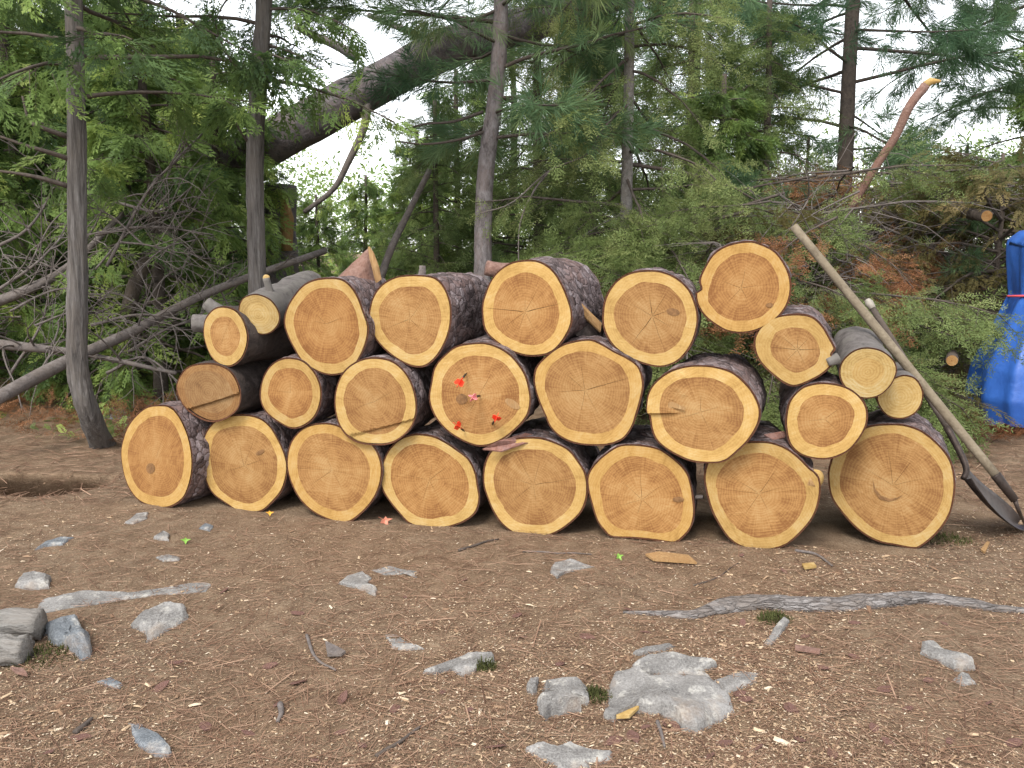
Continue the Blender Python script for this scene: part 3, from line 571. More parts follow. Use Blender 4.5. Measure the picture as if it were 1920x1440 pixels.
# darts stuck in the dartboard log
def dart(flight_px, tip_px, col, out, label):
    g = LOGS['L']; tip = on_plane(*tip_px, g['c'], g['ax']) + g['ax'] * .012
    fl = at(*flight_px, g['c'][1] - out); r = thing('dart', label, 'dart', tip, 'darts in the log face'); d = unit(fl - tip); Ld = np.linalg.norm(fl - tip)
    P = lambda f: local(r, tip + d * Ld * f)
    a = Acc(); tube(a, [P(0), P(.2)], [.0008, .0022], 8); a.obj('point', M['dart_dark'], r)
    a = Acc(); tube(a, [P(.18), P(.24), P(.5), P(.56)], [.003, .0048, .0048, .003], 10); a.obj('barrel', M['dart_dark'], r)
    a = Acc(); tube(a, [P(.55), P(1.02)], [.0024, .0022], 8); a.obj('shaft', M[col], r)
    _, s, u = frame_of(d)
    for k in range(4):
        t = k * math.pi / 2 + .5; w_ = s * math.cos(t) + u * math.sin(t); n = np.cross(w_, d); a = Acc()
        out_ = [P(.70), P(.80) + w_ * .017, P(1.12) + w_ * .021, P(1.2) + w_ * .009, P(1.06)]
        slab(a, out_, n, .0012); a.obj('flight', M[col], r, False)
dart((861, 718), (875, 698), 'dart_red', .085, 'red dart above the pink dart, its tip pointing up')
dart((887, 745), (901, 742), 'dart_pink', .085, 'faded pink dart near the middle of the log face')
dart((858, 798), (871, 811), 'dart_red', .085, 'low red dart with its tip slanting down toward the other low dart')
dart((931, 783), (920, 799), 'dart_red', .085, 'red dart low on the log face below the pale knot mark')

# ------------------------------------------------------------------ tools leaning on the pile
def tool_pole():
    top, fer, end = at(1488, 424, 4.06), at(1868, 892, 3.62), at(1903, 938, 3.58); base = ground_at(1926, 992)
    r = thing('long_handled_tool', 'long straight wooden pole with an iron ferrule leaning across the pile', 'tool', base)
    f = np.linspace(0, 1, 14)[:, None]; a = Acc(); tube(a, local(r, top * (1 - f) + fer * f), .0185 + .002 * np.sin(f[:, 0] * 3), 16, True, 0, .04, 3); a.obj('handle', M['handle'], r)
    a = Acc(); tube(a, local(r, [fer - (end - fer) * .05, fer, end]), [.021, .0215, .017], 16); a.obj('ferrule', M['iron'], r)
    a = Acc(); tube(a, local(r, smooth_path([end, at(1912, 962, 3.6), base + np.array([0, 0, .004])], 8)), [.010, .009, .008, .008, .007, .007, .006, .004], 10); a.obj('spike', M['iron'], r)
def shovel():
    top = at(1632, 572, 4.20); sock = at(1775, 800, 3.90); neck = smooth_path([sock, at(1800, 848, 3.84), at(1812, 880, 3.80), at(1806, 898, 3.78)], 12); tip = ground_at(1908, 984, .004)
    r = thing('shovel', 'dark iron shovel with a wooden shaft leaning on the biggest log', 'shovel', tip)
    f = np.linspace(0, 1, 12)[:, None]; a = Acc(); tube(a, local(r, top * (1 - f) + sock * f), .0145, 14, True, 0, .04, 5); a.obj('shaft', M['limb'], r)
    a = Acc(); t2 = top + (top - sock) * .02; tube(a, local(r, [t2 - (top - sock) * .05, t2, t2 + unit(top - sock) * .018]), [.0165, .020, .012], 14); a.obj('knob', M['grip'], r)
    a = Acc(); tube(a, local(r, neck), np.linspace(.0165, .012, 12), 14); a.obj('socket', M['iron'], r)
    d = unit(tip - neck[-1]); Lb = np.linalg.norm(tip - neck[-1]); vw = unit(neck[-1] - CAMP); pe = unit(np.cross(d, vw)); side = unit(unit(vw - d * np.dot(vw, d)) + pe * .28); nn = np.cross(side, d)
    if nn[2] < 0: nn = -nn
    V = []; nu, nv = 13, 13
    for i in range(nu):
        f = i / (nu - 1); wd = .11 * min(1, (f + .02) * 8) * (1 if f < .62 else math.sqrt(max(0, 1 - ((f - .62) / .385) ** 2)))
        for j in range(nv):
            v = -1 + 2 * j / (nv - 1); V.append(neck[-1] + d * Lb * f + side * wd * v + nn * (.03 * v * v - .02 * math.sin(f * math.pi) ) )
    V = np.array(V); i = np.arange(nu - 1)[:, None] * nv; j = np.arange(nv - 1)[None]; Q = np.stack([i + j, i + j + 1, i + nv + j + 1, i + nv + j], -1).reshape(-1, 4)
    a = Acc(); a.add(local(r, V), Q); o = a.obj('blade', M['iron'], r); m = o.modifiers.new('thickness', 'SOLIDIFY'); m.thickness = .003
tool_pole(); shovel()

# ------------------------------------------------------------------ blue tarp
def tarp():
    c = ground_at(1982, 806); c = np.array([c[0], c[1], 0]); r = thing('tarp_bundle', 'blue tarpaulin draped over something upright and tied with a red cord', 'tarp', c)
    nz, nt_ = 70, 200; T = np.linspace(0, 2 * math.pi, nt_, endpoint=False); V = []
    sc = c[1] / FPX
    def prof(z): return np.interp(z, [0, .10, .25, .45, .7, .90, .96, 1.02, 1.2, 1.36, 1.43, 1.46], [.50, .52, .555, .53, .44, .372, .350, .362, .385, .395, .33, .02])
    q = np.column_stack([np.cos(T) * 1.2, np.sin(T) * 1.2, np.zeros(nt_)])
    for k in range(nz):
        f = k / (nz - 1); hem = .06 + .20 * (fbm(q * 1.7 + 3, 31, 2) - .35); z = np.maximum(hem, 0.005) * (1 - f) + 1.46 * f
        fold = np.sin(T * 7 + 5 * fbm(q * 2, 5, 2) + z * .5) * .75 + np.sin(T * 13 + z * 1.2 + 3 * vnoise(q * 3, 6)) * .25
        amp = np.interp(f, [0, .3, .6, .68, .76, .95, 1], [.085, .06, .030, .022, .016, .010, .0])
        cr = (fbm(np.column_stack([np.cos(T) * 3, np.sin(T) * 3, z * 4]), 8, 2) - .5) * .022 * min(1, (1 - f) * 8)
        rr = prof(z) * (1 + .0 * T) + fold * amp + cr
        sq = 1 + .10 * np.cos(4 * (T - .6)) * np.interp(f, [0, .5, .9, 1], [.3, .4, 1, .5])
        V.append(np.column_stack([np.cos(T) * rr * sq, np.sin(T) * rr * sq, z + (.05 * np.cos(T - .5) if f > .9 else 0)]))
    V = np.concatenate(V); i = np.arange(nz - 1)[:, None] * nt_; j = np.arange(nt_)[None]; jn = (j + 1) % nt_
    a = Acc(); V = np.vstack([V, [0, 0, 1.475]]); jj = np.arange(nt_)
    a.add(V, np.stack([i + j, i + jn, i + nt_ + jn, i + nt_ + j], -1).reshape(-1, 4), np.stack([(nz - 1) * nt_ + jj, (nz - 1) * nt_ + (jj + 1) % nt_, np.full(nt_, nz * nt_)], -1)); a.obj('sheet', M['tarp'], r)
    a = Acc(); tt = np.linspace(0, 2 * math.pi, 60); tube(a, np.column_stack([np.cos(tt) * .378, np.sin(tt) * .378, .955 + .012 * np.sin(tt * 2)]), .008, 8, False); a.obj('cord', M['rope'], r)
tarp()

# ------------------------------------------------------------------ rocks, root, driftwood on the ground
def rock(pix, h, label, seed=0, m='rock', parent=None, name='rock', sharp=2.2):
    h = h * .66
    P = np.array([ground_at(px, py, h * .35) for px, py in pix]); P[:, 2] = 0; c = P.mean(0); z0 = float(gh(c[0], c[1]))
    q = P[:, :2] - c[:2]; n = len(q); S = []
    for i in range(n):
        for f in (0, .2, .4, .6, .8): S.append(q[i] * (1 - f) + q[(i + 1) % n] * f)
    S = np.array(S); k = len(S); lev = np.array([1.08, 1.03, 1.0, .97, .92, .84, .74, .62, .5, .36, .22, .1]); V = []
    for li, l in enumerate(lev):
        f = max(0, 1 - max(0, l - .16) / .84) if l <= 1 else 0
        xy = S * l; p3 = np.column_stack([xy + c[:2], np.full(k, seed)]); z = h * .62 * (1 - np.clip(l, 0, 1) ** (sharp * 4.0)) ** .7 if l < 1 else np.array(-.0)
        z = np.full(k, float(z)) + (np.round(fbm(p3 * 11, seed, 3) * 7) / 7 - .5) * h * .7 * (l < .99) + (fbm(p3 * 5, seed + 3, 2) - .5) * h * 1.1 * (l < .99)
        if l >= 1: z = np.full(k, -.03 if l > 1.05 else (-.015 if l > 1 else .002))
        jit = (fbm(p3 * 30, seed + 7, 2) - .5)[:, None] * .02 * unit(np.array([1, 1])) if l >= .86 else 0
        g0 = gh(xy[:, 0] + c[0], xy[:, 1] + c[1]) - z0 if True else 0
        V.append(np.column_stack([xy + jit, z + g0 * (l > .8)]))
    V = np.concatenate(V + [np.array([[0, 0, h * .62]])]); i = np.arange(len(lev) - 1)[:, None] * k; j = np.arange(k)[None]; jn = (j + 1) % k
    Q = np.stack([i + j, i + jn, i + k + jn, i + k + j], -1).reshape(-1, 4); jj = np.arange(k); b = (len(lev) - 1) * k
    area = np.sum(q[:, 0] * np.roll(q[:, 1], -1) - q[:, 1] * np.roll(q[:, 0], -1)); T = np.stack([b + jj, b + (jj + 1) % k, np.full(k, len(lev) * k)], -1)
    if area < 0: Q = Q[:, ::-1]; T = T[:, ::-1]
    a = Acc(); off = np.array([c[0], c[1], z0])
    if parent is None:
        a.add(V, Q, T); o = a.obj(name, M[m]); o.data.set_sharp_from_angle(angle=math.radians(24)); o.location = off; tag(o, label, 'rock')
    else:
        a.add(V + off - np.array(parent.location), Q, T); o = a.obj(name, M[m], parent); o.data.set_sharp_from_angle(angle=math.radians(24))
    return o
ROCKS = [
 ([(72,1135),(78,1118),(130,1108),(200,1105),(240,1110),(300,1105),(340,1095),(380,1087),(395,1093),(385,1108),(340,1111),(290,1113),(230,1120),(180,1129),(130,1136),(85,1143)], .030, 'long narrow pale rock slab almost flush with the brown needles', 'rock'),
 ([(1135,1290),(1150,1262),(1190,1255),(1215,1270),(1260,1262),(1330,1270),(1370,1300),(1378,1325),(1340,1345),(1310,1362),(1280,1360),(1240,1335),(1190,1330),(1150,1345),(1132,1335)], .085, 'large pale granite rock with a rounded face, biggest stone in the chips', 'rock'),
 ([(1185,1250),(1215,1236),(1270,1232),(1345,1250),(1300,1262),(1340,1275),(1280,1268),(1210,1266)], .06, 'flat granite ledge lying against the back of the large rock', 'rock'),
 ([(1335,1280),(1390,1262),(1425,1265),(1420,1280),(1385,1295),(1350,1305)], .04, 'narrow tapering stone trailing off the side of the large rock', 'rock'),
 ([(1185,1232),(1210,1218),(1265,1212),(1250,1220),(1205,1233)], .03, 'thin pale stone sliver behind the granite ledge', 'rock'),
 ([(985,1400),(1010,1392),(1040,1400),(1070,1390),(1110,1400),(1150,1405),(1148,1420),(1115,1425),(1100,1450),(1060,1455),(1040,1430),(1005,1415)], .05, 'pale blue-grey rock with white scars in front of the cracked rock', 'rock'),
 ([(793,1258),(830,1243),(880,1226),(925,1230),(928,1245),(905,1250),(890,1258),(870,1266),(848,1254),(815,1262)], .04, 'long wedge-shaped grey rock with moss at its end', 'rock'),
 ([(723,1190),(745,1190),(770,1205),(795,1214),(760,1216),(735,1213)], .03, 'small triangular grey stone with a frayed edge', 'rock'),
 ([(634,1090),(650,1075),(680,1068),(695,1080),(690,1092),(705,1098),(708,1112),(690,1108),(670,1095)], .03, 'worn grey rock with a ragged edge and a low ridge behind it', 'rock'),
 ([(698,1066),(730,1058),(780,1065),(782,1078),(760,1070),(720,1074)], .02, 'low curved rock ridge just showing through the soil', 'rock'),
 ([(1030,1070),(1040,1052),(1070,1047),(1115,1062),(1080,1066),(1060,1072),(1045,1084)], .035, 'pale crescent-shaped stone in front of the bottom row', 'rock'),
 ([(244,1165),(275,1140),(310,1127),(345,1132),(352,1150),(320,1165),(290,1182),(270,1190),(268,1172)], .06, 'grey leaf-shaped rock tilted up from the soil', 'rock'),
 ([(28,1094),(40,1076),(65,1070),(95,1080),(90,1094),(55,1097)], .05, 'small domed dark grey rock', 'rock'),
 ([(65,1028),(85,1014),(115,1008),(138,1010),(120,1020),(90,1022)], .025, 'low grey stone half sunk in the needles', 'rock_blue'),
 ([(232,978),(255,963),(278,960),(275,970),(250,980)], .03, 'small flat stone in front of the sideways log', 'rock'),
 ([(288,1008),(305,996),(320,1000),(316,1010)], .025, 'small pale pebble-like stone', 'rock'),
 ([(292,1040),(315,1033),(340,1038),(335,1046),(305,1047)], .025, 'small oval pale stone', 'rock'),
 ([(372,990),(385,980),(398,986),(392,994)], .02, 'tiny rounded grey stone near the starburst log', 'rock_blue'),
 ([(240,1340),(265,1345),(300,1365),(325,1390),(318,1397),(285,1398),(258,1380)], .03, 'smooth blue-grey stone with a curved upper edge', 'rock_blue'),
 ([(182,1268),(205,1262),(232,1275),(225,1282),(200,1280)], .02, 'small flat bluish stone by the old grey log', 'rock_blue'),
 ([(1727,1210),(1745,1206),(1775,1225),(1825,1242),(1828,1256),(1790,1256),(1755,1240),(1725,1228)], .045, 'oblong grey stone with a split top', 'rock'),
 ([(1785,1280),(1800,1263),(1818,1268),(1832,1284),(1805,1290)], .03, 'small pointed grey stone beside the oblong one', 'rock'),
 ([(1430,1210),(1450,1180),(1470,1162),(1480,1168),(1465,1190),(1445,1212)], .035, 'narrow upright stone shard below the long root', 'rock'),
 ([(80,1170),(110,1158),(145,1150),(165,1190),(172,1215),(150,1225),(120,1200),(95,1190)], .09, 'angular blue-grey stone leaning against the old grey log', 'rock_blue'),
 ([(190,778),(205,763),(232,757),(250,768),(245,778)], .07, 'small grey boulder behind the foot of the cedar trunk', 'rock_blue')]
for k, (pix, h, lab, m_) in enumerate(ROCKS): rock(pix, h, lab, k + 40, m_)
cr = thing('cracked_rock', 'low granite rock split into three pieces by dark cracks', 'rock', ground_at(1048, 1310))
for k, pix in enumerate([[(985,1296),(995,1280),(1010,1276),(1006,1303),(998,1306)], [(1014,1277),(1050,1268),(1085,1268),(1108,1290),(1108,1318),(1098,1322),(1070,1312),(1045,1304),(1012,1308)], [(1004,1315),(1030,1308),(1060,1316),(1095,1328),(1060,1332),(1035,1338),(1022,1346),(1008,1335)]]):
    m_ = np.mean(pix, 0); rock([tuple(m_ + (np.array(p) - m_) * .90) for p in pix], (.06, .06, .095)[k], '', 80 + k, 'rock', cr, 'rock_piece', 3.0)
def root_thing(path, radii, label, name='exposed_root', m='root_bark', z=.0, seg=16, flat=.7):
    P = np.array([ground_at(px, py) for px, py in path]); P = smooth_path(P, 60); f = np.linspace(0, 1, 60); rad = np.interp(f, np.linspace(0, 1, len(radii)), radii)
    P[:, 2] = gh(P[:, 0], P[:, 1]) + rad * z; c = P.mean(0); o_ = Acc(); tube(o_, P - c, rad * (1 + .25 * (fbm(np.column_stack([f * 22, f * 0, f * 0]), 3, 3) - .5)), seg, True, 0, .35, int(path[0][0]), 7)
    o = o_.obj(name, M[m]); o.location = c; tag(o, label, 'root'); return o
root_thing([(1168,1154),(1240,1156),(1300,1158),(1350,1146),(1400,1140),(1470,1144),(1560,1150),(1640,1142),(1720,1132),(1800,1134),(1870,1140),(1940,1142)], [.006, .012, .02, .032, .034, .036, .032, .034, .030, .026, .018, .012], 'long gnarled grey root snaking over the chips', z=.25)
og = thing('old_log', 'weathered grey split log end with moss at the edge of the clearing', 'log', ground_at(10, 1240))
for k, (y0, y1, rr) in enumerate([((-90, 1200), (78, 1196), .048), ((-90, 1238), (52, 1236), .045)]):
    p0, p1 = ground_at(*y0), ground_at(*y1); p0[2] = p1[2] = .045 - .015 * k; f = np.linspace(0, 1, 16)[:, None]
    a = Acc(); tube(a, local(og, p0 * (1 - f) + p1 * f), rr, 40, True, 0, .30, 9 + k, 9); a.obj('wood', M['old_grey'], og)
def moss(px, py, r, label, seed):
    c = ground_at(px, py); a = Acc(); rng = np.random.default_rng(seed); n = 700
    t = rng.uniform(0, 2 * math.pi, n); q = np.sqrt(rng.uniform(0, 1, n)) * r; x, y = q * np.cos(t) * 1.3, q * np.sin(t); z = gh(x + c[0], y + c[1]) + .03 * (1 - (q / r) ** 2) * rng.uniform(.5, 1, n)
    d = rng.normal(0, 1, (n, 3)) * .5 + [0, 0, 1]; s = rng.normal(0, 1, (n, 3)); B = np.column_stack([x, y, z - .012]); hh = rng.uniform(.008, .018, n)[:, None]; w_ = s / np.linalg.norm(s, axis=1)[:, None] * .003
    V = np.stack([B - w_, B + w_, B + d * hh], 1).reshape(-1, 3); a.add(V, None, np.arange(3 * n).reshape(-1, 3)); o = a.obj('moss', M['moss'], None, False); o.location = (c[0], c[1], 0); o['kind'] = 'stuff'; tag(o, label, 'moss')
moss(75, 1225, .11, 'dark green moss growing round the old grey log', 1); moss(1450, 1165, .05, 'patch of moss under the long root', 2); moss(1115, 1310, .045, 'moss in the gap beside the cracked rock', 3)
moss(905, 1255, .04, 'moss at the end of the wedge-shaped rock', 4); moss(1770, 1012, .12, 'low moss by the foot of the biggest log', 5)

# ------------------------------------------------------------------ litter: chips, needles, flakes, sticks
def avoid_logs(x, y): return (y > pile_y(x) - .01) & (y < pile_y(x) + .55) & (x > -1.75) & (x < 1.78)
def litter(n, name, matk, label, cat, size, asp, seed, dens, lift=.002, curl=.3, xr=(-3.4, 3.4), yr=(1.75, 6.5)):
    rng = np.random.default_rng(seed); P = np.zeros((0, 2))
    while len(P) < n:
        x = rng.uniform(*xr, n); u_ = rng.uniform(0, 1, n); y = 1 / (1 / yr[0] + u_ * (1 / yr[1] - 1 / yr[0])); ok = (np.abs(x) < y * .66 + .1) & (rng.uniform(0, 1, n) < dens(x, y)) & ~avoid_logs(x, y)
        P = np.vstack([P, np.column_stack([x, y])[ok]])
    P = P[:n]; z = gh(P[:, 0], P[:, 1]) + lift * rng.uniform(.3, 2, n); t = rng.uniform(0, 2 * math.pi, n); tilt = rng.normal(0, curl, n)
    ln = size * rng.lognormal(0, .35, n); wd = ln * asp * rng.uniform(.6, 1.4, n); d = np.column_stack([np.cos(t), np.sin(t), np.sin(tilt) * .6]); s = np.column_stack([-np.sin(t), np.cos(t), rng.normal(0, curl, n)])
    B = np.column_stack([P, z]); h = np.zeros((n, 3)); h[:, 2] = wd * .35
    k = rng.uniform(.3, .9, (n, 1)); a = B - d * ln[:, None] / 2; b = B + d * ln[:, None] / 2
    V = np.stack([a - s * wd[:, None] / 2 * k, a + s * wd[:, None] / 2, b + s * wd[:, None] / 2 * k, b - s * wd[:, None] / 2, B + h], 1)
    V[:, :, 2] += .0015
    i = np.arange(n)[:, None] * 5; T = np.stack([i + [0, 3, 4], i + [3, 2, 4], i + [2, 1, 4], i + [1, 0, 4]], 1).reshape(-1, 3)
    ac = Acc(); ac.add(V.reshape(-1, 3), None, T, tint=np.repeat(rng.uniform(0, 1, n), 5)); o = ac.obj(name, M[matk], None, False); o['kind'] = 'stuff'; tag(o, label, cat)
def dchip(x, y):
    p = np.column_stack([x * 1.3, y * 1.3, x * 0]); n_ = fbm(p, 21, 3)
    return np.clip((n_ - .30) * 2.2, .08, 1) * np.clip(.50 + (x + .8) * .20 + (3.5 - y) * .30, .34, 1)
litter(60000, 'wood_chips', 'chips', 'pale sawdust chips scattered over the brown ground', 'wood chips', .0060, .42, 1, dchip)
litter(1300, 'coarse_chips', 'chips', 'coarser pale wood chips among the sawdust', 'wood chips', .0165, .36, 2, dchip, .003)
litter(50000, 'dry_needles', 'needles', 'dry brown pine needles covering the ground', 'pine needles', .045, .028, 3, lambda x, y: np.ones_like(x), .004, .12)
litter(15000, 'rusty_needle_litter', 'needles', 'rust-brown needle litter under the trees behind the pile', 'pine needles', .075, .035, 4, lambda x, y: np.ones_like(x), .008, .2, (-5.2, 5.2), (4.4, 9.0))
rng = np.random.default_rng(5)
def flake_mesh(seed):
    r = np.random.default_rng(seed); k = 8; t = np.linspace(0, 2 * math.pi, k, endpoint=False); q = np.column_stack([np.cos(t) * r.uniform(.7, 1.1, k), np.sin(t) * r.uniform(.35, .6, k), np.zeros(k)])
    a = Acc(); slab(a, q, (0, 0, 1), .14, seed); return a.mesh('bark_flake', M['flake'], False)
fm = [flake_mesh(s) for s in range(6)]
spots = [(1187,1388),(1210,1372),(1245,1365),(1265,1368),(1355,1290),(1385,1310),(1395,1320),(1355,1395),(1665,1395),(1640,1372),(1488,1340),(1480,1338),(1770,1178),(1210,1192),(1392,1173),(1510,1198),(680,1398),(385,1352),(465,1365),(560,1273),(505,1243),(1190,1385),(590,1420),(640,1310),(1150,1395),(1660,1300),(1780,1400),(1900,1405),(980,1200),(970,1155),(1100,1200),(740,1330),(1050,1250),(830,1300),(1540,1260),(1600,1240),(1470,1080),(1390,1048),(1180,1150),(760,1120),(870,1090),(560,1150),(420,1110),(520,1320),(640,1372),(1260,1420),(1420,1400),(1500,1390),(1560,1420),(1330,1420),(930,1405),(880,1340),(300,1290),(330,1240),(150,1370),(90,1400),(1700,1340),(1850,1330),(1740,1290),(1600,1180)]
for k, (px, py) in enumerate(spots):
    c = ground_at(px, py); o = link('bark_flake', fm[k % 6]); o.location = (c[0], c[1], float(gh(c[0], c[1])) + .005); s = rng.uniform(.016, .034); o.scale = (s, s, s * .5); o.rotation_euler = (rng.normal(0, .2), rng.normal(0, .2), rng.uniform(0, 6.3))
    tag(o, 'reddish flake of pine bark lying among the chips', 'bark', 'bark flakes on the ground')
def stick(path, r, label, m='dead_twig', z=1.0, name='stick'):
    P = smooth_path([ground_at(*p) for p in path], 14); P[:, 2] = gh(P[:, 0], P[:, 1]) + r * z; c = P.mean(0); a = Acc(); tube(a, P - c, np.linspace(r, r * .55, 14), 8, True, 0, .2, 3); o = a.obj(name, M[m]); o.location = c; tag(o, label, 'stick')
stick([(575, 1188), (585, 1215), (600, 1235), (630, 1252)], .006, 'thin curved grey twig lying by the small white bark scrap')
stick([(1232, 1363), (1240, 1385), (1246, 1405)], .006, 'short pale stick in front of the large rock')
stick([(1490, 1043), (1530, 1050), (1560, 1070)], .007, 'forked grey twig in front of the log with the sawn knot')
stick([(860, 1030), (900, 1020), (935, 1012)], .006, 'dark twig lying before the notched log', 'limb')
stick([(980, 1035), (1040, 1040), (1110, 1042)], .004, 'thin straight twig in front of the log with loose bark', 'dead_twig')
stick([(525, 1322), (527, 1338), (520, 1350)], .009, 'short bent grey stick end on the brown soil')
stick([(705, 1418), (740, 1400), (775, 1380), (790, 1372)], .006, 'reddish brown twig near the front of the clearing', 'limb')
stick([(1300, 1100), (1350, 1085), (1385, 1060)], .003, 'thin dark arched twig before the flat-bottomed log', 'limb')
stick([(140, 1365), (160, 1350), (172, 1340)], .008, 'short dark stick on the chips below the small flat bluish stone', 'limb')
def plank(pix, label, m='split_wood', th=.009, cat='wood', name='wood_slab'):
    P = np.array([ground_at(*p) for p in pix]); P[:, 2] = gh(P[:, 0], P[:, 1]) + .012; c = P.mean(0); a = Acc(); slab(a, P - c, (0, 0, 1), th, 3); o = a.obj(name, M[m], None, False); o.location = c; tag(o, label, cat)
plank([(1210,1048),(1235,1045),(1290,1052),(1306,1068),(1270,1067),(1225,1058)], 'tan splintered slab of wood lying before the flat-bottomed log')
plank([(1150,1345),(1190,1338),(1198,1342),(1180,1358),(1156,1358)], 'bright fresh wood chip in front of the large granite rock', 'palesap')
plank([(1503,1072),(1525,1070),(1530,1078),(1508,1081)], 'small bright wood chip beyond the long root', 'palesap')
plank([(1490,1224),(1538,1233),(1536,1240),(1490,1231)], 'thin pale wood strip lying beyond the oblong stone', 'bark_pink')
plank([(610,1205),(632,1215),(648,1225),(640,1230),(614,1228)], 'small whitish curled bark scrap beside the thin curved twig', 'dead_twig')
plank([(1838,1040),(1850,1024),(1855,1026),(1846,1046)], 'short broken pale stick near the shovel blade', 'split_wood')
plank([(20,1255),(45,1262),(52,1272),(30,1268)], 'pinkish wood chip below the old grey log', 'bark_pink')
def leaf(px, py, s, m, label, k=5, name='fallen_leaf'):
    c = ground_at(px, py); t = np.linspace(0, 2 * math.pi, k * 2, endpoint=False); r_ = np.where(np.arange(k * 2) % 2 == 0, 1, .42); q = np.column_stack([np.cos(t) * r_ * s, np.sin(t) * r_ * s, .25 * s * np.cos(t * 2)]); a = Acc(); slab(a, q, (0, 0, 1), .002, 2); o = a.obj(name, M[m], None, False); o.location = (c[0], c[1], float(gh(c[0], c[1])) + .015); o.rotation_euler = (.5, .1, .4); tag(o, label, 'leaf')
leaf(722, 982, .035, 'maple_leaf', 'dry reddish star-shaped leaf in front of the bottom row'); leaf(506, 967, .02, 'yellow_leaf', 'small orange leaf below the starburst log', 4)
leaf(348, 1014, .022, 'green_leaf', 'small green leaf on the soil beyond the long narrow slab', 4); leaf(1160, 1052, .022, 'green_leaf', 'tiny green seedling by the tan wood slab', 5)

# ------------------------------------------------------------------ foliage kit
def spray_template(kind, seed):
    r = np.random.default_rng(seed); V = []; Q = []
    def leaflet(b, d, n, l, w):
        d = unit(d); s = unit(np.cross(d, n)); i = len(V); V.extend([b, b + d * l * .45 + s * w, b + d * l, b + d * l * .45 - s * w]); Q.append((i, i + 1, i + 2, i + 3))
    if kind == 'cedar':
        nst = 7
        for k in range(nst):
            f = (k + .5) / nst; b = np.array([f, 0, -.22 * f * f])
            for sd in (-1, 1):
                a = math.radians(r.uniform(30, 58)); l = (.50 - .30 * f) * r.uniform(.75, 1.2); d = unit([math.cos(a), sd * math.sin(a), r.normal(-.12, .16)])
                up = np.array([0, 0, 1.]); leaflet(b, d, up, l, .026)
                for q, s2 in ((.3, 1), (.45, -1), (.65, 1)):
                    leaflet(b + d * l * q, d + np.array([.45 * math.sin(a), -.45 * sd * math.cos(a), 0]) * s2 * 1.5, up, l * .42, .022)
        leaflet(np.array([.95, 0, -.2]), np.array([1, 0, -.3]), np.array([0, 0, 1.]), .22, .028)
    elif kind == 'clump':
        for k in range(34): leaflet(r.normal(0, .28, 3), r.normal(0, 1, 3), r.normal(0, 1, 3), .16, .03)
    elif kind == 'fir':
        def twig(b0, d0, l0, n):
            for k in range(n):
                f = (k + .3) / n; b = b0 + d0 * l0 * f
                for sd in (-1, 1):
                    s = unit(np.cross(d0, [0, 0, 1])); d = d0 * .65 + s * sd * r.uniform(.7, 1) + np.array([0, 0, r.normal(.1, .3)]); leaflet(b, d, np.array([r.normal(0, .4), r.normal(0, .4), 1.]), .105 * r.uniform(.8, 1.2), .014)
        x = np.array([1., 0, -.1]); twig(np.zeros(3), unit(x), 1.0, 10)
        for f, sd in ((.25, 1), (.35, -1), (.55, 1), (.65, -1)):
            twig(np.array([f, 0, -.1 * f]), unit([.75, sd * .62, -.12]), .42 * (1.2 - f), 5)
    elif kind == 'pine':
        for c0, n in ((np.array([.55, 0, 0]), 15), (np.array([.3, 0, 0]), 11), (np.array([.05, 0, 0]), 8)):
            for k in range(n):
                t = r.uniform(0, 2 * math.pi); sp = r.uniform(.25, .95); d = np.array([1, sp * math.cos(t), sp * math.sin(t) - .12]); leaflet(c0, d, r.normal(0, 1, 3), r.uniform(.45, .65), .011)
    return np.array(V), np.array(Q)
TEMPL = {k: [spray_template(k, s) for s in range(3)] for k in ('cedar', 'fir', 'pine', 'clump')}
class Foliage:
    def __init__(s): s.p = []; s.d = []; s.s = []; s.t = []
    def add(s, p, d, sc, tint): s.p.append(p); s.d.append(d); s.s.append(sc); s.t.append(tint)
    def build(s, name, kind, m, parent, rng, origin=(0, 0, 0)):
        if not s.p: return None
        P = np.array(s.p) - np.asarray(origin); D = np.array(s.d); D /= np.linalg.norm(D, axis=1)[:, None] + 1e-9; S = np.array(s.s); T = np.clip(np.array(s.t), 0, 1); N = len(P)
        up = np.array([0, 0, 1.]) + rng.normal(0, .45, (N, 3)); Y = np.cross(up, D); Y /= np.linalg.norm(Y, axis=1)[:, None] + 1e-9; Z = np.cross(D, Y); R = np.stack([D, Y, Z], 2); pick = rng.integers(0, 3, N); a = Acc()
        for k in range(3):
            i = np.where(pick == k)[0]
            if not len(i): continue
            V, Q = TEMPL[kind][k]; W = np.einsum('nij,vj->nvi', R[i], V) * S[i][:, None, None] + P[i][:, None, :]
            QQ = (Q[None] + (np.arange(len(i)) * len(V))[:, None, None]).reshape(-1, 4); a.add(W.reshape(-1, 3), QQ, tint=np.repeat(T[i], len(V)))
        return a.obj(name, m, parent, False)
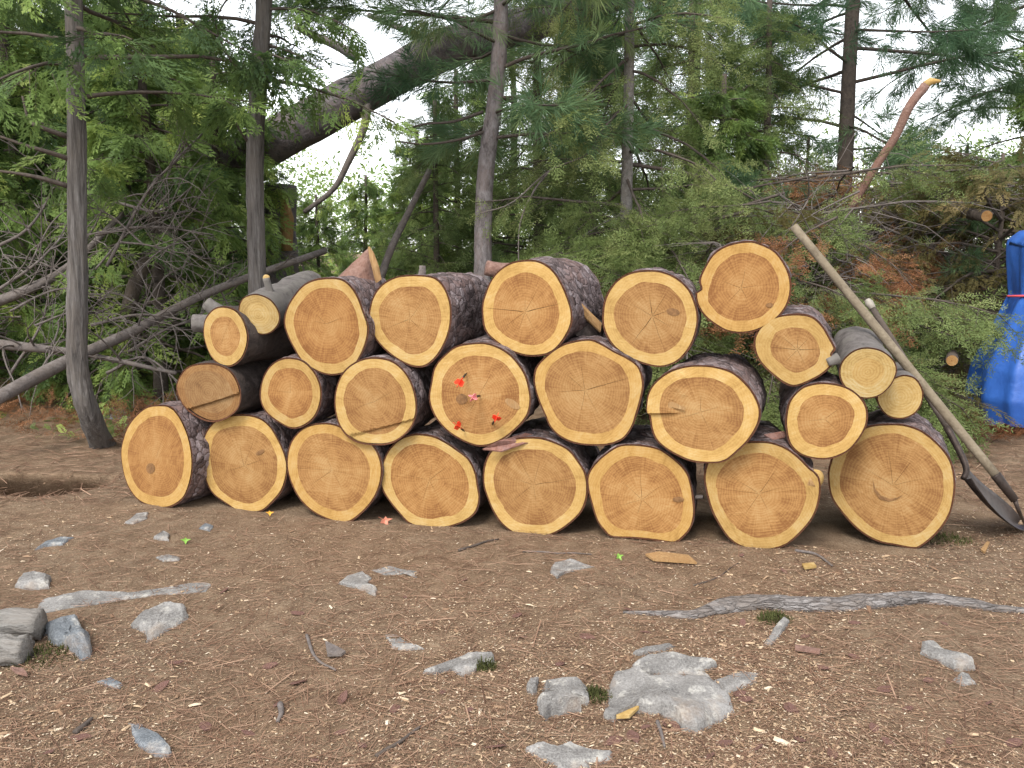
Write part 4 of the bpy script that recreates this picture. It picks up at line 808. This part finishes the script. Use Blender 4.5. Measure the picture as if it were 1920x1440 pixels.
def grow(rng, limbs, fol, p0, d0, L, r0, sc, nt=9, droop=.25, tint=.5, bare=.25, sp=3, wig=.08, twig_r=.003, twl=.42, leaf_p=1.0):
    n = 7; d0 = unit(d0); P = [np.asarray(p0, float)]; d = d0.copy()
    for k in range(n - 1):
        d = unit(d + rng.normal(0, wig, 3) + np.array([0, 0, -droop / n])); P.append(P[-1] + d * L / (n - 1))
    P = np.array(P); tube(limbs, P, np.linspace(r0, max(r0 * .25, .002), n), 5, False)
    for j in range(nt):
        s = rng.uniform(bare, 1.0); i = min(int(s * (n - 1)), n - 2); f = s * (n - 1) - i; b = P[i] * (1 - f) + P[i + 1] * f; ld = unit(P[i + 1] - P[i]); side = unit(np.cross(ld, [0, 0, 1]) * rng.choice([-1, 1]) + rng.normal(0, .3, 3))
        td = unit(ld * rng.uniform(.35, 1.0) + side * rng.uniform(.5, 1.0) + np.array([0, 0, -droop * .4])); l = L * twl * (1.15 - s) * rng.uniform(.6, 1.2) + .06; e = b + td * l + np.array([0, 0, -droop * .25 * l])
        tube(limbs, [b, (b + e) / 2 + np.array([0, 0, .02 * l]), e], [twig_r, twig_r * .7, twig_r * .4], 3, False)
        tj = tint + rng.normal(0, .13)
        for q in range(sp):
            if rng.uniform() > leaf_p: continue
            u_ = (q + rng.uniform(.2, 1)) / sp; fol.add(b + (e - b) * u_ * .95, td + rng.normal(0, .45, 3) + np.array([0, 0, -droop * .6]), sc * rng.uniform(.7, 1.25), tj + rng.normal(0, .10))
    if leaf_p > .5: fol.add(P[-1], d, sc, tint)
def tree(name, label, px, Y, trunk_r, height, crown, kind, leafm, barkm, seed, group=None, nb=46, blen=1.2, droop=.3, sc=.22, lean=(0, 0), pitch=(-.1, .5), path=None, nt=10, sp=3, tint=.45, cone=True, taper=.45, cat='tree', x=None, trunk_bump=.12, seg=20, leaf_p=1.0, ridge=0.0):
    rng = np.random.default_rng(seed); bx = (px - 960) / FPX * Y / (CP * CP + 0) * .985 if x is None else x; base = np.array([bx, Y, float(gh(bx, Y)) - .03])
    root = thing(name, label, cat, base, group)
    if path is None: pts = np.array([base + np.array([lean[0] * f, lean[1] * f, height * f]) + np.array([math.sin(f * 5 + seed) * .03, 0, 0]) for f in np.linspace(0, 1, 24)])
    else: pts = smooth_path(path, 110)
    k = len(pts); f = np.linspace(0, 1, k); rad = trunk_r * (1 - (1 - taper) * f) * (1 + .28 * np.exp(-f * height / .10)); a = Acc(); tube(a, local(root, pts), rad, seg, True, 0, trunk_bump, seed, 7, ridge); a.obj('trunk', M[barkm], root)
    limbs, fol = Acc(), Foliage(); z0, z1 = crown; zs = pts[:, 2] - base[2]
    for i in range(nb):
        t = (i + rng.uniform(0, 1)) / nb; z = z0 + (z1 - z0) * t; b = np.array([np.interp(z, zs, pts[:, q]) for q in range(3)]); az = i * 2.4 + rng.uniform(-.5, .5); L = blen * ((1.0 - .75 * t) if cone else (.65 + .5 * math.sin(t * math.pi))) * rng.uniform(.7, 1.2)
        pt = rng.uniform(*pitch); grow(rng, limbs, fol, b, np.array([math.cos(az) * math.cos(pt), math.sin(az) * math.cos(pt), math.sin(pt)]), L, .007 + .008 * L, sc, nt, droop, tint + rng.normal(0, .12), .22, sp, leaf_p=leaf_p)
    for acc in (limbs,): acc.v = [v - base for v in acc.v]
    limbs.obj('limbs', M['limb'], root); fol.build('crown', kind, M[leafm], root, rng, base)
    return root

# near trees
def px_path(pts, Y): return [at(px, py, Y + dy) for px, py, dy in pts]
t1 = tree('cedar_tree', 'cedar with a bare grey trunk curving at its foot, beside the sideways log', 150, 5.45, .066, 5.0, (2.15, 5.0), 'cedar', 'cedar_leaf', 'cedar_bark', 1, nb=34, blen=1.3, droop=.45, sc=.2, pitch=(-.35, .25), tint=.3, taper=.6, seg=48, ridge=.16,
  path=[ground_at(186, 838) + [0, .08, -.05], at(165, 770, 5.5), at(146, 690, 5.47), at(145, 560, 5.45), at(145, 400, 5.45), at(143, 200, 5.45), at(138, 0, 5.45), at(132, -300, 5.5), at(130, -600, 5.5)])
def branch_on(root, path, r0, r1, m='limb', name='branch'):
    P = smooth_path(path, 16); a = Acc(); tube(a, local(root, P), np.linspace(r0, r1, 16), 8, True, 0, .1, 2); return a.obj(name, M[m], root)
for p in ([(135, 300, 0), (90, 285, -.1), (40, 270, -.15), (-30, 245, -.2)], [(132, 258, 0), (80, 240, -.1), (55, 225, -.12), (42, 180, -.14)], [(132, 350, 0), (60, 330, -.1), (-20, 318, -.15)]): branch_on(t1, px_path(p, 5.45), .016, .006)
t2 = tree('cedar_tree', 'straight slender cedar trunk rising behind the slim grey log', 486, 6.3, .062, 5.5, (2.45, 5.4), 'cedar', 'cedar_leaf', 'cedar_bark', 2, nb=36, blen=.95, droop=.4, sc=.2, pitch=(-.3, .3), tint=.32, taper=.75, seg=44, ridge=.16,
  path=[at(484, 760, 6.3), at(482, 540, 6.3), at(478, 300, 6.3), at(487, 120, 6.3), at(495, 0, 6.3), at(500, -300, 6.3), at(500, -700, 6.3)])
for p in ([(474, 148, 0), (440, 120, -.1), (415, 80, -.1), (400, 30, -.1)], [(466, 268, 0), (445, 235, -.1), (440, 215, -.1)], [(505, 85, 0), (550, 100, -.1), (600, 130, -.15)]): branch_on(t2, px_path(p, 6.3), .010, .004)
t3 = tree('pine_tree', 'pine with a pale pinkish-grey trunk behind the notched upper logs', 905, 7.2, .078, 6.2, (2.15, 6.0), 'pine', 'pine_leaf', 'pine_trunk', 3, nb=40, blen=1.5, droop=.15, sc=.26, pitch=(-.25, .35), tint=.5, nt=11, sp=4, cone=False, taper=.6,
  path=[at(902, 760, 7.2), at(905, 500, 7.2), at(910, 330, 7.2), at(928, 190, 7.2), at(938, 60, 7.2), at(942, -150, 7.2), at(945, -600, 7.2)])
for p in ([(905, 210, 0), (850, 228, -.2), (800, 232, -.25), (760, 242, -.3)], [(915, 245, 0), (860, 262, -.2), (800, 270, -.3), (740, 265, -.35)], [(930, 20, 0), (870, 40, -.2), (790, 25, -.3), (690, 12, -.3)], [(925, 185, 0), (975, 182, -.1), (1010, 195, -.15)]): branch_on(t3, px_path(p, 7.2), .013, .005)
t4 = tree('spruce_tree', 'spruce with a rough slender trunk and drooping yellow-green boughs', 1172, 7.3, .056, 6.0, (1.35, 5.8), 'fir', 'fir_leaf', 'spruce_trunk', 4, nb=62, blen=1.25, droop=.55, sc=.26, pitch=(-.45, .15), tint=.6, nt=10, sp=3, taper=.5,
  path=[at(1168, 760, 7.3), at(1172, 500, 7.3), at(1176, 300, 7.3), at(1180, 100, 7.3), at(1182, -200, 7.3), at(1185, -600, 7.3)])
dead = [[(1165, 235, -.1), (1100, 290, -.3), (1030, 320, -.4), (960, 380, -.45), (900, 400, -.5)], [(1030, 320, -.4), (1000, 360, -.4), (975, 420, -.4), (972, 500, -.4)], [(1168, 400, 0), (1120, 425, -.1), (1090, 445, -.2)], [(1190, 390, 0), (1240, 420, -.1), (1290, 470, -.2)], [(1190, 440, 0), (1235, 475, -.1), (1310, 505, -.1)]]
for p in dead: branch_on(t4, px_path(p, 7.3), .009, .004, 'dead_twig', 'dead_branch')
# broken big pine: snag, torn wood and the trunk hanging from it
bp = thing('broken_pine', 'big dark pine snapped off, its thick trunk leaning away above the clearing', 'tree', ground_at(520, 690))
bp.location = (at(520, 600, 9.5)[0], 9.5, 0)
a = Acc(); tube(a, local(bp, smooth_path([(bp.location[0], 9.5, -.05), at(522, 480, 9.5), at(524, 420, 9.6), at(527, 345, 9.6)], 20)), np.linspace(.22, .16, 20), 28, True, 0, .14, 3, 6); a.obj('standing_trunk', M['big_trunk'], bp)
a = Acc(); tube(a, local(bp, smooth_path([at(380, 335, 9.3), at(505, 268, 9.2), at(620, 207, 9.1), at(740, 140, 9.0), at(860, 82, 8.9), at(1000, 42, 8.9), at(1180, -20, 9.0)], 30)), np.linspace(.235, .15, 30), 28, True, 0, .12, 6, 6); a.obj('hanging_trunk', M['big_trunk'], bp)
a = Acc(); tube(a, local(bp, [at(538, 470, 9.28), at(538, 410, 9.27), at(532, 360, 9.29)]), [.06, .075, .02], 10, True, 0, .3, 4); a.obj('torn_wood', M['split_wood'], bp)
branch_on(bp, [at(690, 185, 8.95), at(682, 240, 8.9), at(655, 300, 8.85), at(625, 355, 8.8), at(570, 398, 8.8)], .045, .022, 'dead_twig')
branch_on(bp, [at(672, 110, 9.05), at(630, 85, 9.0), at(585, 65, 8.95), at(552, 48, 8.9)], .05, .03, 'pine_trunk')
branch_on(bp, [at(790, 70, 9.0), at(740, 48, 9.0), at(690, 28, 9.0)], .035, .025, 'pine_trunk')
lp = link('leaning_pole', None); lp.location = tuple(at(715, 560, 7.8)); tag(lp, 'thin dead grey trunk leaning among the bushes behind the pile', 'trunk')
branch_on(lp, [at(690, 600, 7.8), at(728, 480, 7.8), at(765, 400, 7.9), at(806, 318, 8.0)], .036, .024, 'dead_twig', 'trunk')

# fallen poles and bare branches at the left
def fallen(path, r0, r1, label, m='dead_twig', twigs=0, seed=0, name='fallen_tree', group=None, cat='tree'):
    P = smooth_path([at(*p) for p in path], 18); rng = np.random.default_rng(seed); r = thing(name, label, cat, P.mean(0), group); a = Acc(); tube(a, local(r, P), np.linspace(r0, r1, 18), 12, True, 0, .12, seed); a.obj('stem', M[m], r)
    for k in range(twigs):
        i = rng.integers(3, 17); b = P[i]; d = unit(unit(P[-1] - P[0]) * rng.uniform(.2, .8) + rng.normal(0, .7, 3) + np.array([0, -.2, .15])); L = rng.uniform(.25, .7); q = [b]
        for s in range(6): d = unit(d + rng.normal(0, .16, 3) + np.array([0, 0, -.05])); q.append(q[-1] + d * L / 6)
        a = Acc(); tube(a, local(r, q), np.linspace(min(r1, .008), .002, 7), 5, False)
        for s in (2, 3, 4):
            e = q[s] + unit(d + rng.normal(0, .8, 3)) * L * .35; tube(a, local(r, [q[s], (q[s] + e) / 2 + rng.normal(0, .01, 3), e]), [.003, .0025, .0012], 4, False)
        a.obj('twig', M[m], r)
fallen([(-40, 765, 5.2), (120, 680, 5.75), (240, 625, 6.2), (400, 545, 6.8), (610, 470, 7.5)], .045, .026, 'long grey fallen pole slanting up behind the cedar trunk', twigs=9, seed=1)
fallen([(-60, 640, 6.0), (60, 652, 6.0), (150, 662, 6.05), (330, 700, 5.9)], .038, .012, 'grey fallen trunk with wispy twigs lying level behind the cedar', twigs=14, seed=2)
fallen([(-60, 585, 6.6), (60, 540, 6.7), (140, 490, 6.9), (230, 400, 7.2)], .045, .02, 'leaning dead trunk crossing behind the cedar', twigs=10, seed=3)
fallen([(235, 600, 7.2), (255, 530, 7.2), (290, 460, 7.3), (310, 430, 7.4)], .06, .05, 'short thick leaning trunk in the shade of the cedars', 'limb', seed=4)
fallen([(200, 500, 6.4), (270, 370, 6.5), (330, 300, 6.6), (380, 250, 6.8)], .012, .006, 'bare arching branch among the cedar sprays', twigs=10, seed=5, name='dead_branch', cat='branch')
for k, p in enumerate([[(-20, 470, 5.9), (60, 420, 6.0), (130, 300, 6.1)], [(-30, 560, 5.8), (60, 500, 5.9), (120, 440, 6.0)], [(180, 440, 6.6), (280, 425, 6.6), (400, 440, 6.7)], [(170, 610, 6.2), (260, 590, 6.3), (350, 600, 6.3)], [(200, 700, 6.2), (270, 670, 6.2), (340, 720, 6.0)], [(220, 380, 6.8), (300, 395, 6.7), (360, 350, 6.6)], [(20, 700, 6.6), (80, 600, 6.7), (100, 480, 6.8)], [(240, 660, 6.6), (330, 610, 6.7), (440, 590, 6.9)]]):
    fallen(p, .012, .005, 'bare grey dead branch tangled in the undergrowth by the cedar trunk', twigs=9, seed=20 + k, name='dead_branch', group='dead branches by the cedar', cat='branch')

rg = np.random.default_rng(88)
for k in range(12):
    x0, y0 = rg.uniform(-20, 400), rg.uniform(420, 690); dx, dy = rg.uniform(60, 170) * rg.choice([-1, 1]), rg.uniform(-130, 30); Y0 = rg.uniform(5.9, 6.7)
    fallen([(x0, y0, Y0), (x0 + dx * .5, y0 + dy * .6 - 10, Y0 + .05), (x0 + dx, y0 + dy, Y0 + .15)], .008, .003, 'bare grey dead branch tangled in the undergrowth by the cedar trunk', twigs=7, seed=50 + k, name='dead_branch', group='dead branches by the cedar', cat='branch')
# woods behind: prototypes copied and turned
CEDL, FIRL = 'bushy green cedar beyond the bare cedar trunk and dead branches', 'dense green fir behind the pine and spruce trunks'
protoC = tree('background_cedar', CEDL, 300, 7.6, .06, 3.4, (.25, 3.3), 'cedar', 'cedar_leaf', 'limb', 31, 'background cedars', nb=58, blen=1.2, droop=.5, sc=.21, pitch=(-.3, .4), tint=.5, nt=10, sp=3)
protoC2 = tree('background_cedar', CEDL, 60, 8.2, .07, 4.4, (.3, 4.3), 'cedar', 'cedar_leaf', 'limb', 32, 'background cedars', nb=64, blen=1.4, droop=.5, sc=.24, pitch=(-.3, .4), tint=.35, nt=10, sp=3)
protoF = tree('background_fir', FIRL, 1010, 10.0, .07, 4.6, (.2, 4.5), 'fir', 'fir_leaf', 'limb', 33, 'background firs', nb=60, blen=1.5, droop=.4, sc=.32, pitch=(-.3, .3), tint=.3, nt=10, sp=3)
protoP = tree('background_pine', 'tall dark pine rising beyond the brush heap', 1567, 11.0, .11, 8.5, (2.5, 8.4), 'pine', 'pine_leaf', 'limb', 34, 'background pines', nb=44, blen=2.2, droop=.2, sc=.36, pitch=(-.3, .3), tint=.25, nt=12, sp=4, cone=False)
def place(proto, px, Y, s, rot):
    o = copy_tree(proto); bx = (px - 960) / FPX * Y; o.location = (bx, Y, float(gh(bx, Y)) - .03); o.rotation_euler = (0, 0, rot); o.scale = (s, s, s)
    k = o['category'] if False else proto.name.split('.')[0]
    w_ = 'beyond the bare cedar trunk and dead branches' if px < 480 else 'in the gap beyond the leaning dead pole' if px < 880 else 'behind the pine and spruce trunks' if px < 1240 else 'rising beyond the brush heap'
    o['label'] = {'background_cedar': 'bushy green cedar ', 'background_fir': 'dense green fir ', 'background_pine': 'tall dark pine '}[k] + w_; return o
for px, Y, s, r in [(190, 9.4, 1.15, 1.0), (420, 8.8, .95, 2.1), (-60, 7.2, .9, 3.0), (360, 11.0, 1.2, 4.0), (90, 11.5, 1.3, 5.2), (790, 11.0, .80, .7), (690, 14.0, .72, 2.7), (600, 13.0, .62, 5.0), (-180, 9, 1.2, 2), (1340, 9.3, .9, 1.9)]: place(protoC, px, Y, s, r)
for px, Y, s, r in [(250, 9.0, .95, .4), (370, 11.5, .95, 2.2), (-30, 10, 1.1, 4.4), (860, 12.5, .85, 1.2), (1100, 12.5, 1.05, 3.3), (1960, 9.8, .85, 1.1), (2080, 9.0, 1.0, 2.5)]: place(protoC2, px, Y, s, r)
for px, Y, s, r in [(1110, 9.2, .8, .8), (820, 9.6, .62, 1.6), (1280, 10.5, .95, 2.4), (1420, 9.8, .85, 3.5), (1500, 12.5, .62, 4.6), (1680, 12.0, .55, 5.4), (960, 13.0, 1.0, 2.9), (560, 16.0, .50, 1.3), (740, 17.0, .52, 3.7), (1790, 13.5, .62, .2)]: place(protoF, px, Y, s, r)
for px, Y, s, r in [(1905, 13.0, 1.0, 2.0), (1290, 14.0, .9, 4.1)]: place(protoP, px, Y, s, r)
def far_wood():
    rng = np.random.default_rng(77); fol = Foliage()
    for k in range(3600):
        x = rng.uniform(-24, 24); y = rng.uniform(19, 30); hgt = 2.6 + 1.0 * vnoise([[x * .5, y * .3, 0]], 3)[0] + (.5 if x > 3 else 1.8 if x < -6 else 0); z = hgt * rng.uniform(0, 1) ** .8
        fol.add(np.array([x, y, z]), rng.normal(0, 1, 3) + np.array([0, -.5, -.3]), rng.uniform(.6, 1.1), rng.uniform(.2, .8))
    o = fol.build('far_wood', 'clump', M['cedar_leaf'], None, rng); o['kind'] = 'stuff'; tag(o, 'distant green wood showing through the gaps', 'wood')
far_wood()

def undergrowth(name, m, kind, label, n, seed, x0, x1, y0, y1, sc):
    rng = np.random.default_rng(seed); fol = Foliage()
    while len(fol.p) < n:
        x, y = rng.uniform(x0, x1), rng.uniform(y0, y1)
        if vnoise([[x * 1.7, y * 1.7, seed]], seed)[0] < .50 + .25 * (y < y0 + .7): continue
        z = float(gh(x, y)); fol.add(np.array([x, y, z + rng.uniform(.0, .10)]), np.array([rng.normal(), rng.normal(), rng.uniform(.1, 1.3)]), sc * rng.uniform(.6, 1.3), rng.uniform(.2, .9))
    o = fol.build(name, kind, M[m], None, rng); o['kind'] = 'stuff'; tag(o, label, 'undergrowth')
undergrowth('low_undergrowth', 'cedar_leaf', 'cedar', 'low green sprouts at the edge of the wood behind the cedar trunk', 420, 5, -4.6, -.8, 5.6, 8.0, .075)
undergrowth('dead_ground_sprays', 'rust_leaf', 'fir', 'rusty dead sprays lying on the ground at the edge of the wood', 520, 6, -4.6, -.8, 5.2, 7.6, .15)
undergrowth('brush_debris', 'rust_leaf', 'fir', 'rusty debris on the ground below the brush heap', 420, 7, 1.9, 3.6, 5.7, 7.0, .13)
# ------------------------------------------------------------------ brush heap at the right
def brush(seed, leafm, kind, label, L=1.5, leaf_p=1.0, sc=.24, nt=26):
    rng = np.random.default_rng(seed); r = thing('cut_branch', label, 'branch', (0, 0, 0), 'cut branches in the brush heap'); limbs, fol = Acc(), Foliage()
    grow(rng, limbs, fol, np.zeros(3), np.array([1, 0, .15]), L, .013, sc, nt, .35, .55, .12, 5, .10, .003, .45, leaf_p); limbs.obj('stem', M['limb' if leaf_p > .5 else 'dead_twig'], r)
    if leaf_p > .05: fol.build('foliage', kind, M[leafm], r, rng)
    return r
PROT = [brush(1, 'fir_leaf', 'fir', 'green fir bough lying on the brush heap'), brush(2, 'fir_leaf', 'fir', 'green fir bough lying on the brush heap', 1.3, 1.0, .22), brush(3, 'rust_leaf', 'fir', 'rust-brown dead bough in the brush heap', 1.2, .8, .22),
        brush(4, 'olive_leaf', 'cedar', 'browning cedar bough on the brush heap', 1.3, 1.0, .2, 18), brush(5, 'rust_leaf', 'fir', 'bare grey branched stick in the brush heap', 1.4, .04, .2, 20), brush(6, 'pine_leaf', 'pine', 'green pine bough drooping from the brush heap', 1.1, 1.0, .24, 12)]
from mathutils import Euler
used = set(); rng = np.random.default_rng(12)
def heap_h(x): return np.interp(x, [.9, 1.4, 2.2, 3.0, 3.8, 5.0], [.8, 1.5, 1.8, 2.0, 2.1, 2.1])
def put(kind, x, y, z, yaw, pit, s):
    if kind not in used: o = PROT[kind]; used.add(kind)
    else: o = copy_tree(PROT[kind])
    px_ = 960 + x / y * FPX
    base_ = ['green fir bough', 'small green fir bough', 'rust-brown dead bough', 'browning cedar bough', 'bare grey branched stick', 'green pine bough'][kind]
    o['label'] = base_ + (' low' if z < .55 else ' midway up' if z < 1.1 else ' high') + ' in the brush heap' + (' behind the highest log' if px_ < 1480 else ' behind the leaning pole' if px_ < 1720 else ' beside the blue tarp')
    o.location = (x, y, z); o.rotation_euler = Euler((rng.uniform(-.6, .6), pit, yaw)); o.scale = (s, s, s)
for k in range(260):
    x = rng.uniform(1.0, 4.9); f = rng.uniform(0, 1); y = 6.3 + rng.uniform(0, 1.9) + .25 * f; z = heap_h(x) * f * (.95 if y > 6.7 else .7) + .1
    if x / y > .38: y += .8
    if x / y > .44: y += .5
    px = 960 + x / y * FPX; py_ = 470 - (z - CAM_H) / y * FPX
    w_ = [.36, .30, .14, .06, .07, .07]
    if px > 1720 and py_ < 470: w_ = [.08, .08, .12, .55, .12, .05]
    elif px > 1520: w_ = [.12, .10, .46, .10, .15, .07]
    kind = rng.choice(6, p=np.array(w_) / sum(w_)); put(int(kind), x, y, z, rng.uniform(math.pi * .75, math.pi * 2.25) if rng.uniform() < .8 and px < 1680 else rng.uniform(.35, 3.6), rng.uniform(-.1, .5), rng.uniform(.65, 1.1) * (.7 if px > 1740 and py_ > 430 else 1))
for i in range(6):
    if i not in used: put(i, 2.8, 6.9, 1.0, 3.6, .2, 1)
tree('cedar_bush', 'browning olive cedar top standing in the brush heap above the tarp', 1850, 7.6, .03, 2.1, (.5, 2.05), 'cedar', 'olive_leaf', 'limb', 61, nb=50, blen=1.0, droop=.5, sc=.17, pitch=(-.2, .6), tint=.5, cone=False, cat='bush')
fallen([(1590, 400, 7.3), (1650, 300, 7.2), (1678, 258, 7.15), (1705, 200, 7.1), (1735, 160, 7.1)], .028, .036, 'reddish broken stick with a splintered orange tip standing up from the brush heap', 'bark_pink', name='broken_stick', cat='branch')
a = Acc(); p = at(1738, 156, 7.1); e = link('splintered_tip', None)
o = [o_ for o_ in bpy.data.objects if o_.name.startswith('broken_stick')][0]; bpy.data.objects.remove(e)
tube(a, local(o, [at(1733, 163, 7.1), at(1745, 152, 7.08), at(1764, 152, 7.06)]), [.034, .028, .008], 9, True, 0, .4, 2); a.obj('splintered_tip', M['sap'], o)
def cut_end(px, py, Y, r, d, L, label):
    p = at(px, py, Y); d = unit(d); t = thing('sawn_branch', label, 'log', p); a = Acc(); tube(a, local(t, [p, p + d * L * .5, p + d * L]), [r, r, r * .9], 14, True, 0, .08, 2); a.obj('bark', M['limb'], t)
    _, s, u = frame_of(-d); tt = np.linspace(0, 2 * math.pi, 14, endpoint=False); ring = (np.cos(tt)[:, None] * s + np.sin(tt)[:, None] * u) * r * .92; a = Acc(); V = np.vstack([ring, ring * .5, ring * .05]) - d * .004; j = np.arange(14); jn = (j + 1) % 14
    a.add(V, np.vstack([np.stack([b * 14 + j, b * 14 + jn, b * 14 + 14 + jn, b * 14 + 14 + j], -1) for b in (0, 1)]), rad=np.linalg.norm(V, axis=1), polar=V / r); a.obj('cut_end', M['heart'], t)
cut_end(1785, 676, 6.35, .042, (.5, 1, -.02), .5, 'small cut stem with an orange end lying on the ground under the brush heap')
cut_end(1850, 405, 6.9, .045, (.1, 1, .1), .5, 'cut stem with an orange end poking out of the brush heap above the tarp')
cut_end(1308, 384, 7.4, .02, (.6, .8, .05), .4, 'thin cut stem with an orange end by the spruce boughs')
# brush floor: fine twigs nobody could count
def twig_tangle():
    rng = np.random.default_rng(9); a = Acc()
    for k in range(900):
        x = rng.uniform(2.1, 4.3); f = rng.uniform(0, 1); y = 6.25 + rng.uniform(0, 1.0) + .5 * f + (.9 if x > 2.75 else 0); p = np.array([x, y, heap_h(x) * f * .9 + .05]); d = unit(rng.normal(0, 1, 3) * [1, .6, .45]); L = rng.uniform(.25, .9); q = [p]
        for s in range(4): d = unit(d + rng.normal(0, .2, 3) + np.array([0, 0, -.06])); q.append(q[-1] + d * L / 4)
        q = np.array(q); q[:, 2] = np.maximum(q[:, 2], .02); tube(a, q, np.linspace(rng.uniform(.003, .008), .0015, 5), 4, False)
    o = a.obj('twig_tangle', M['dead_twig']); o['kind'] = 'stuff'; tag(o, 'tangle of fine grey twigs filling the brush heap', 'twigs')
twig_tangle()
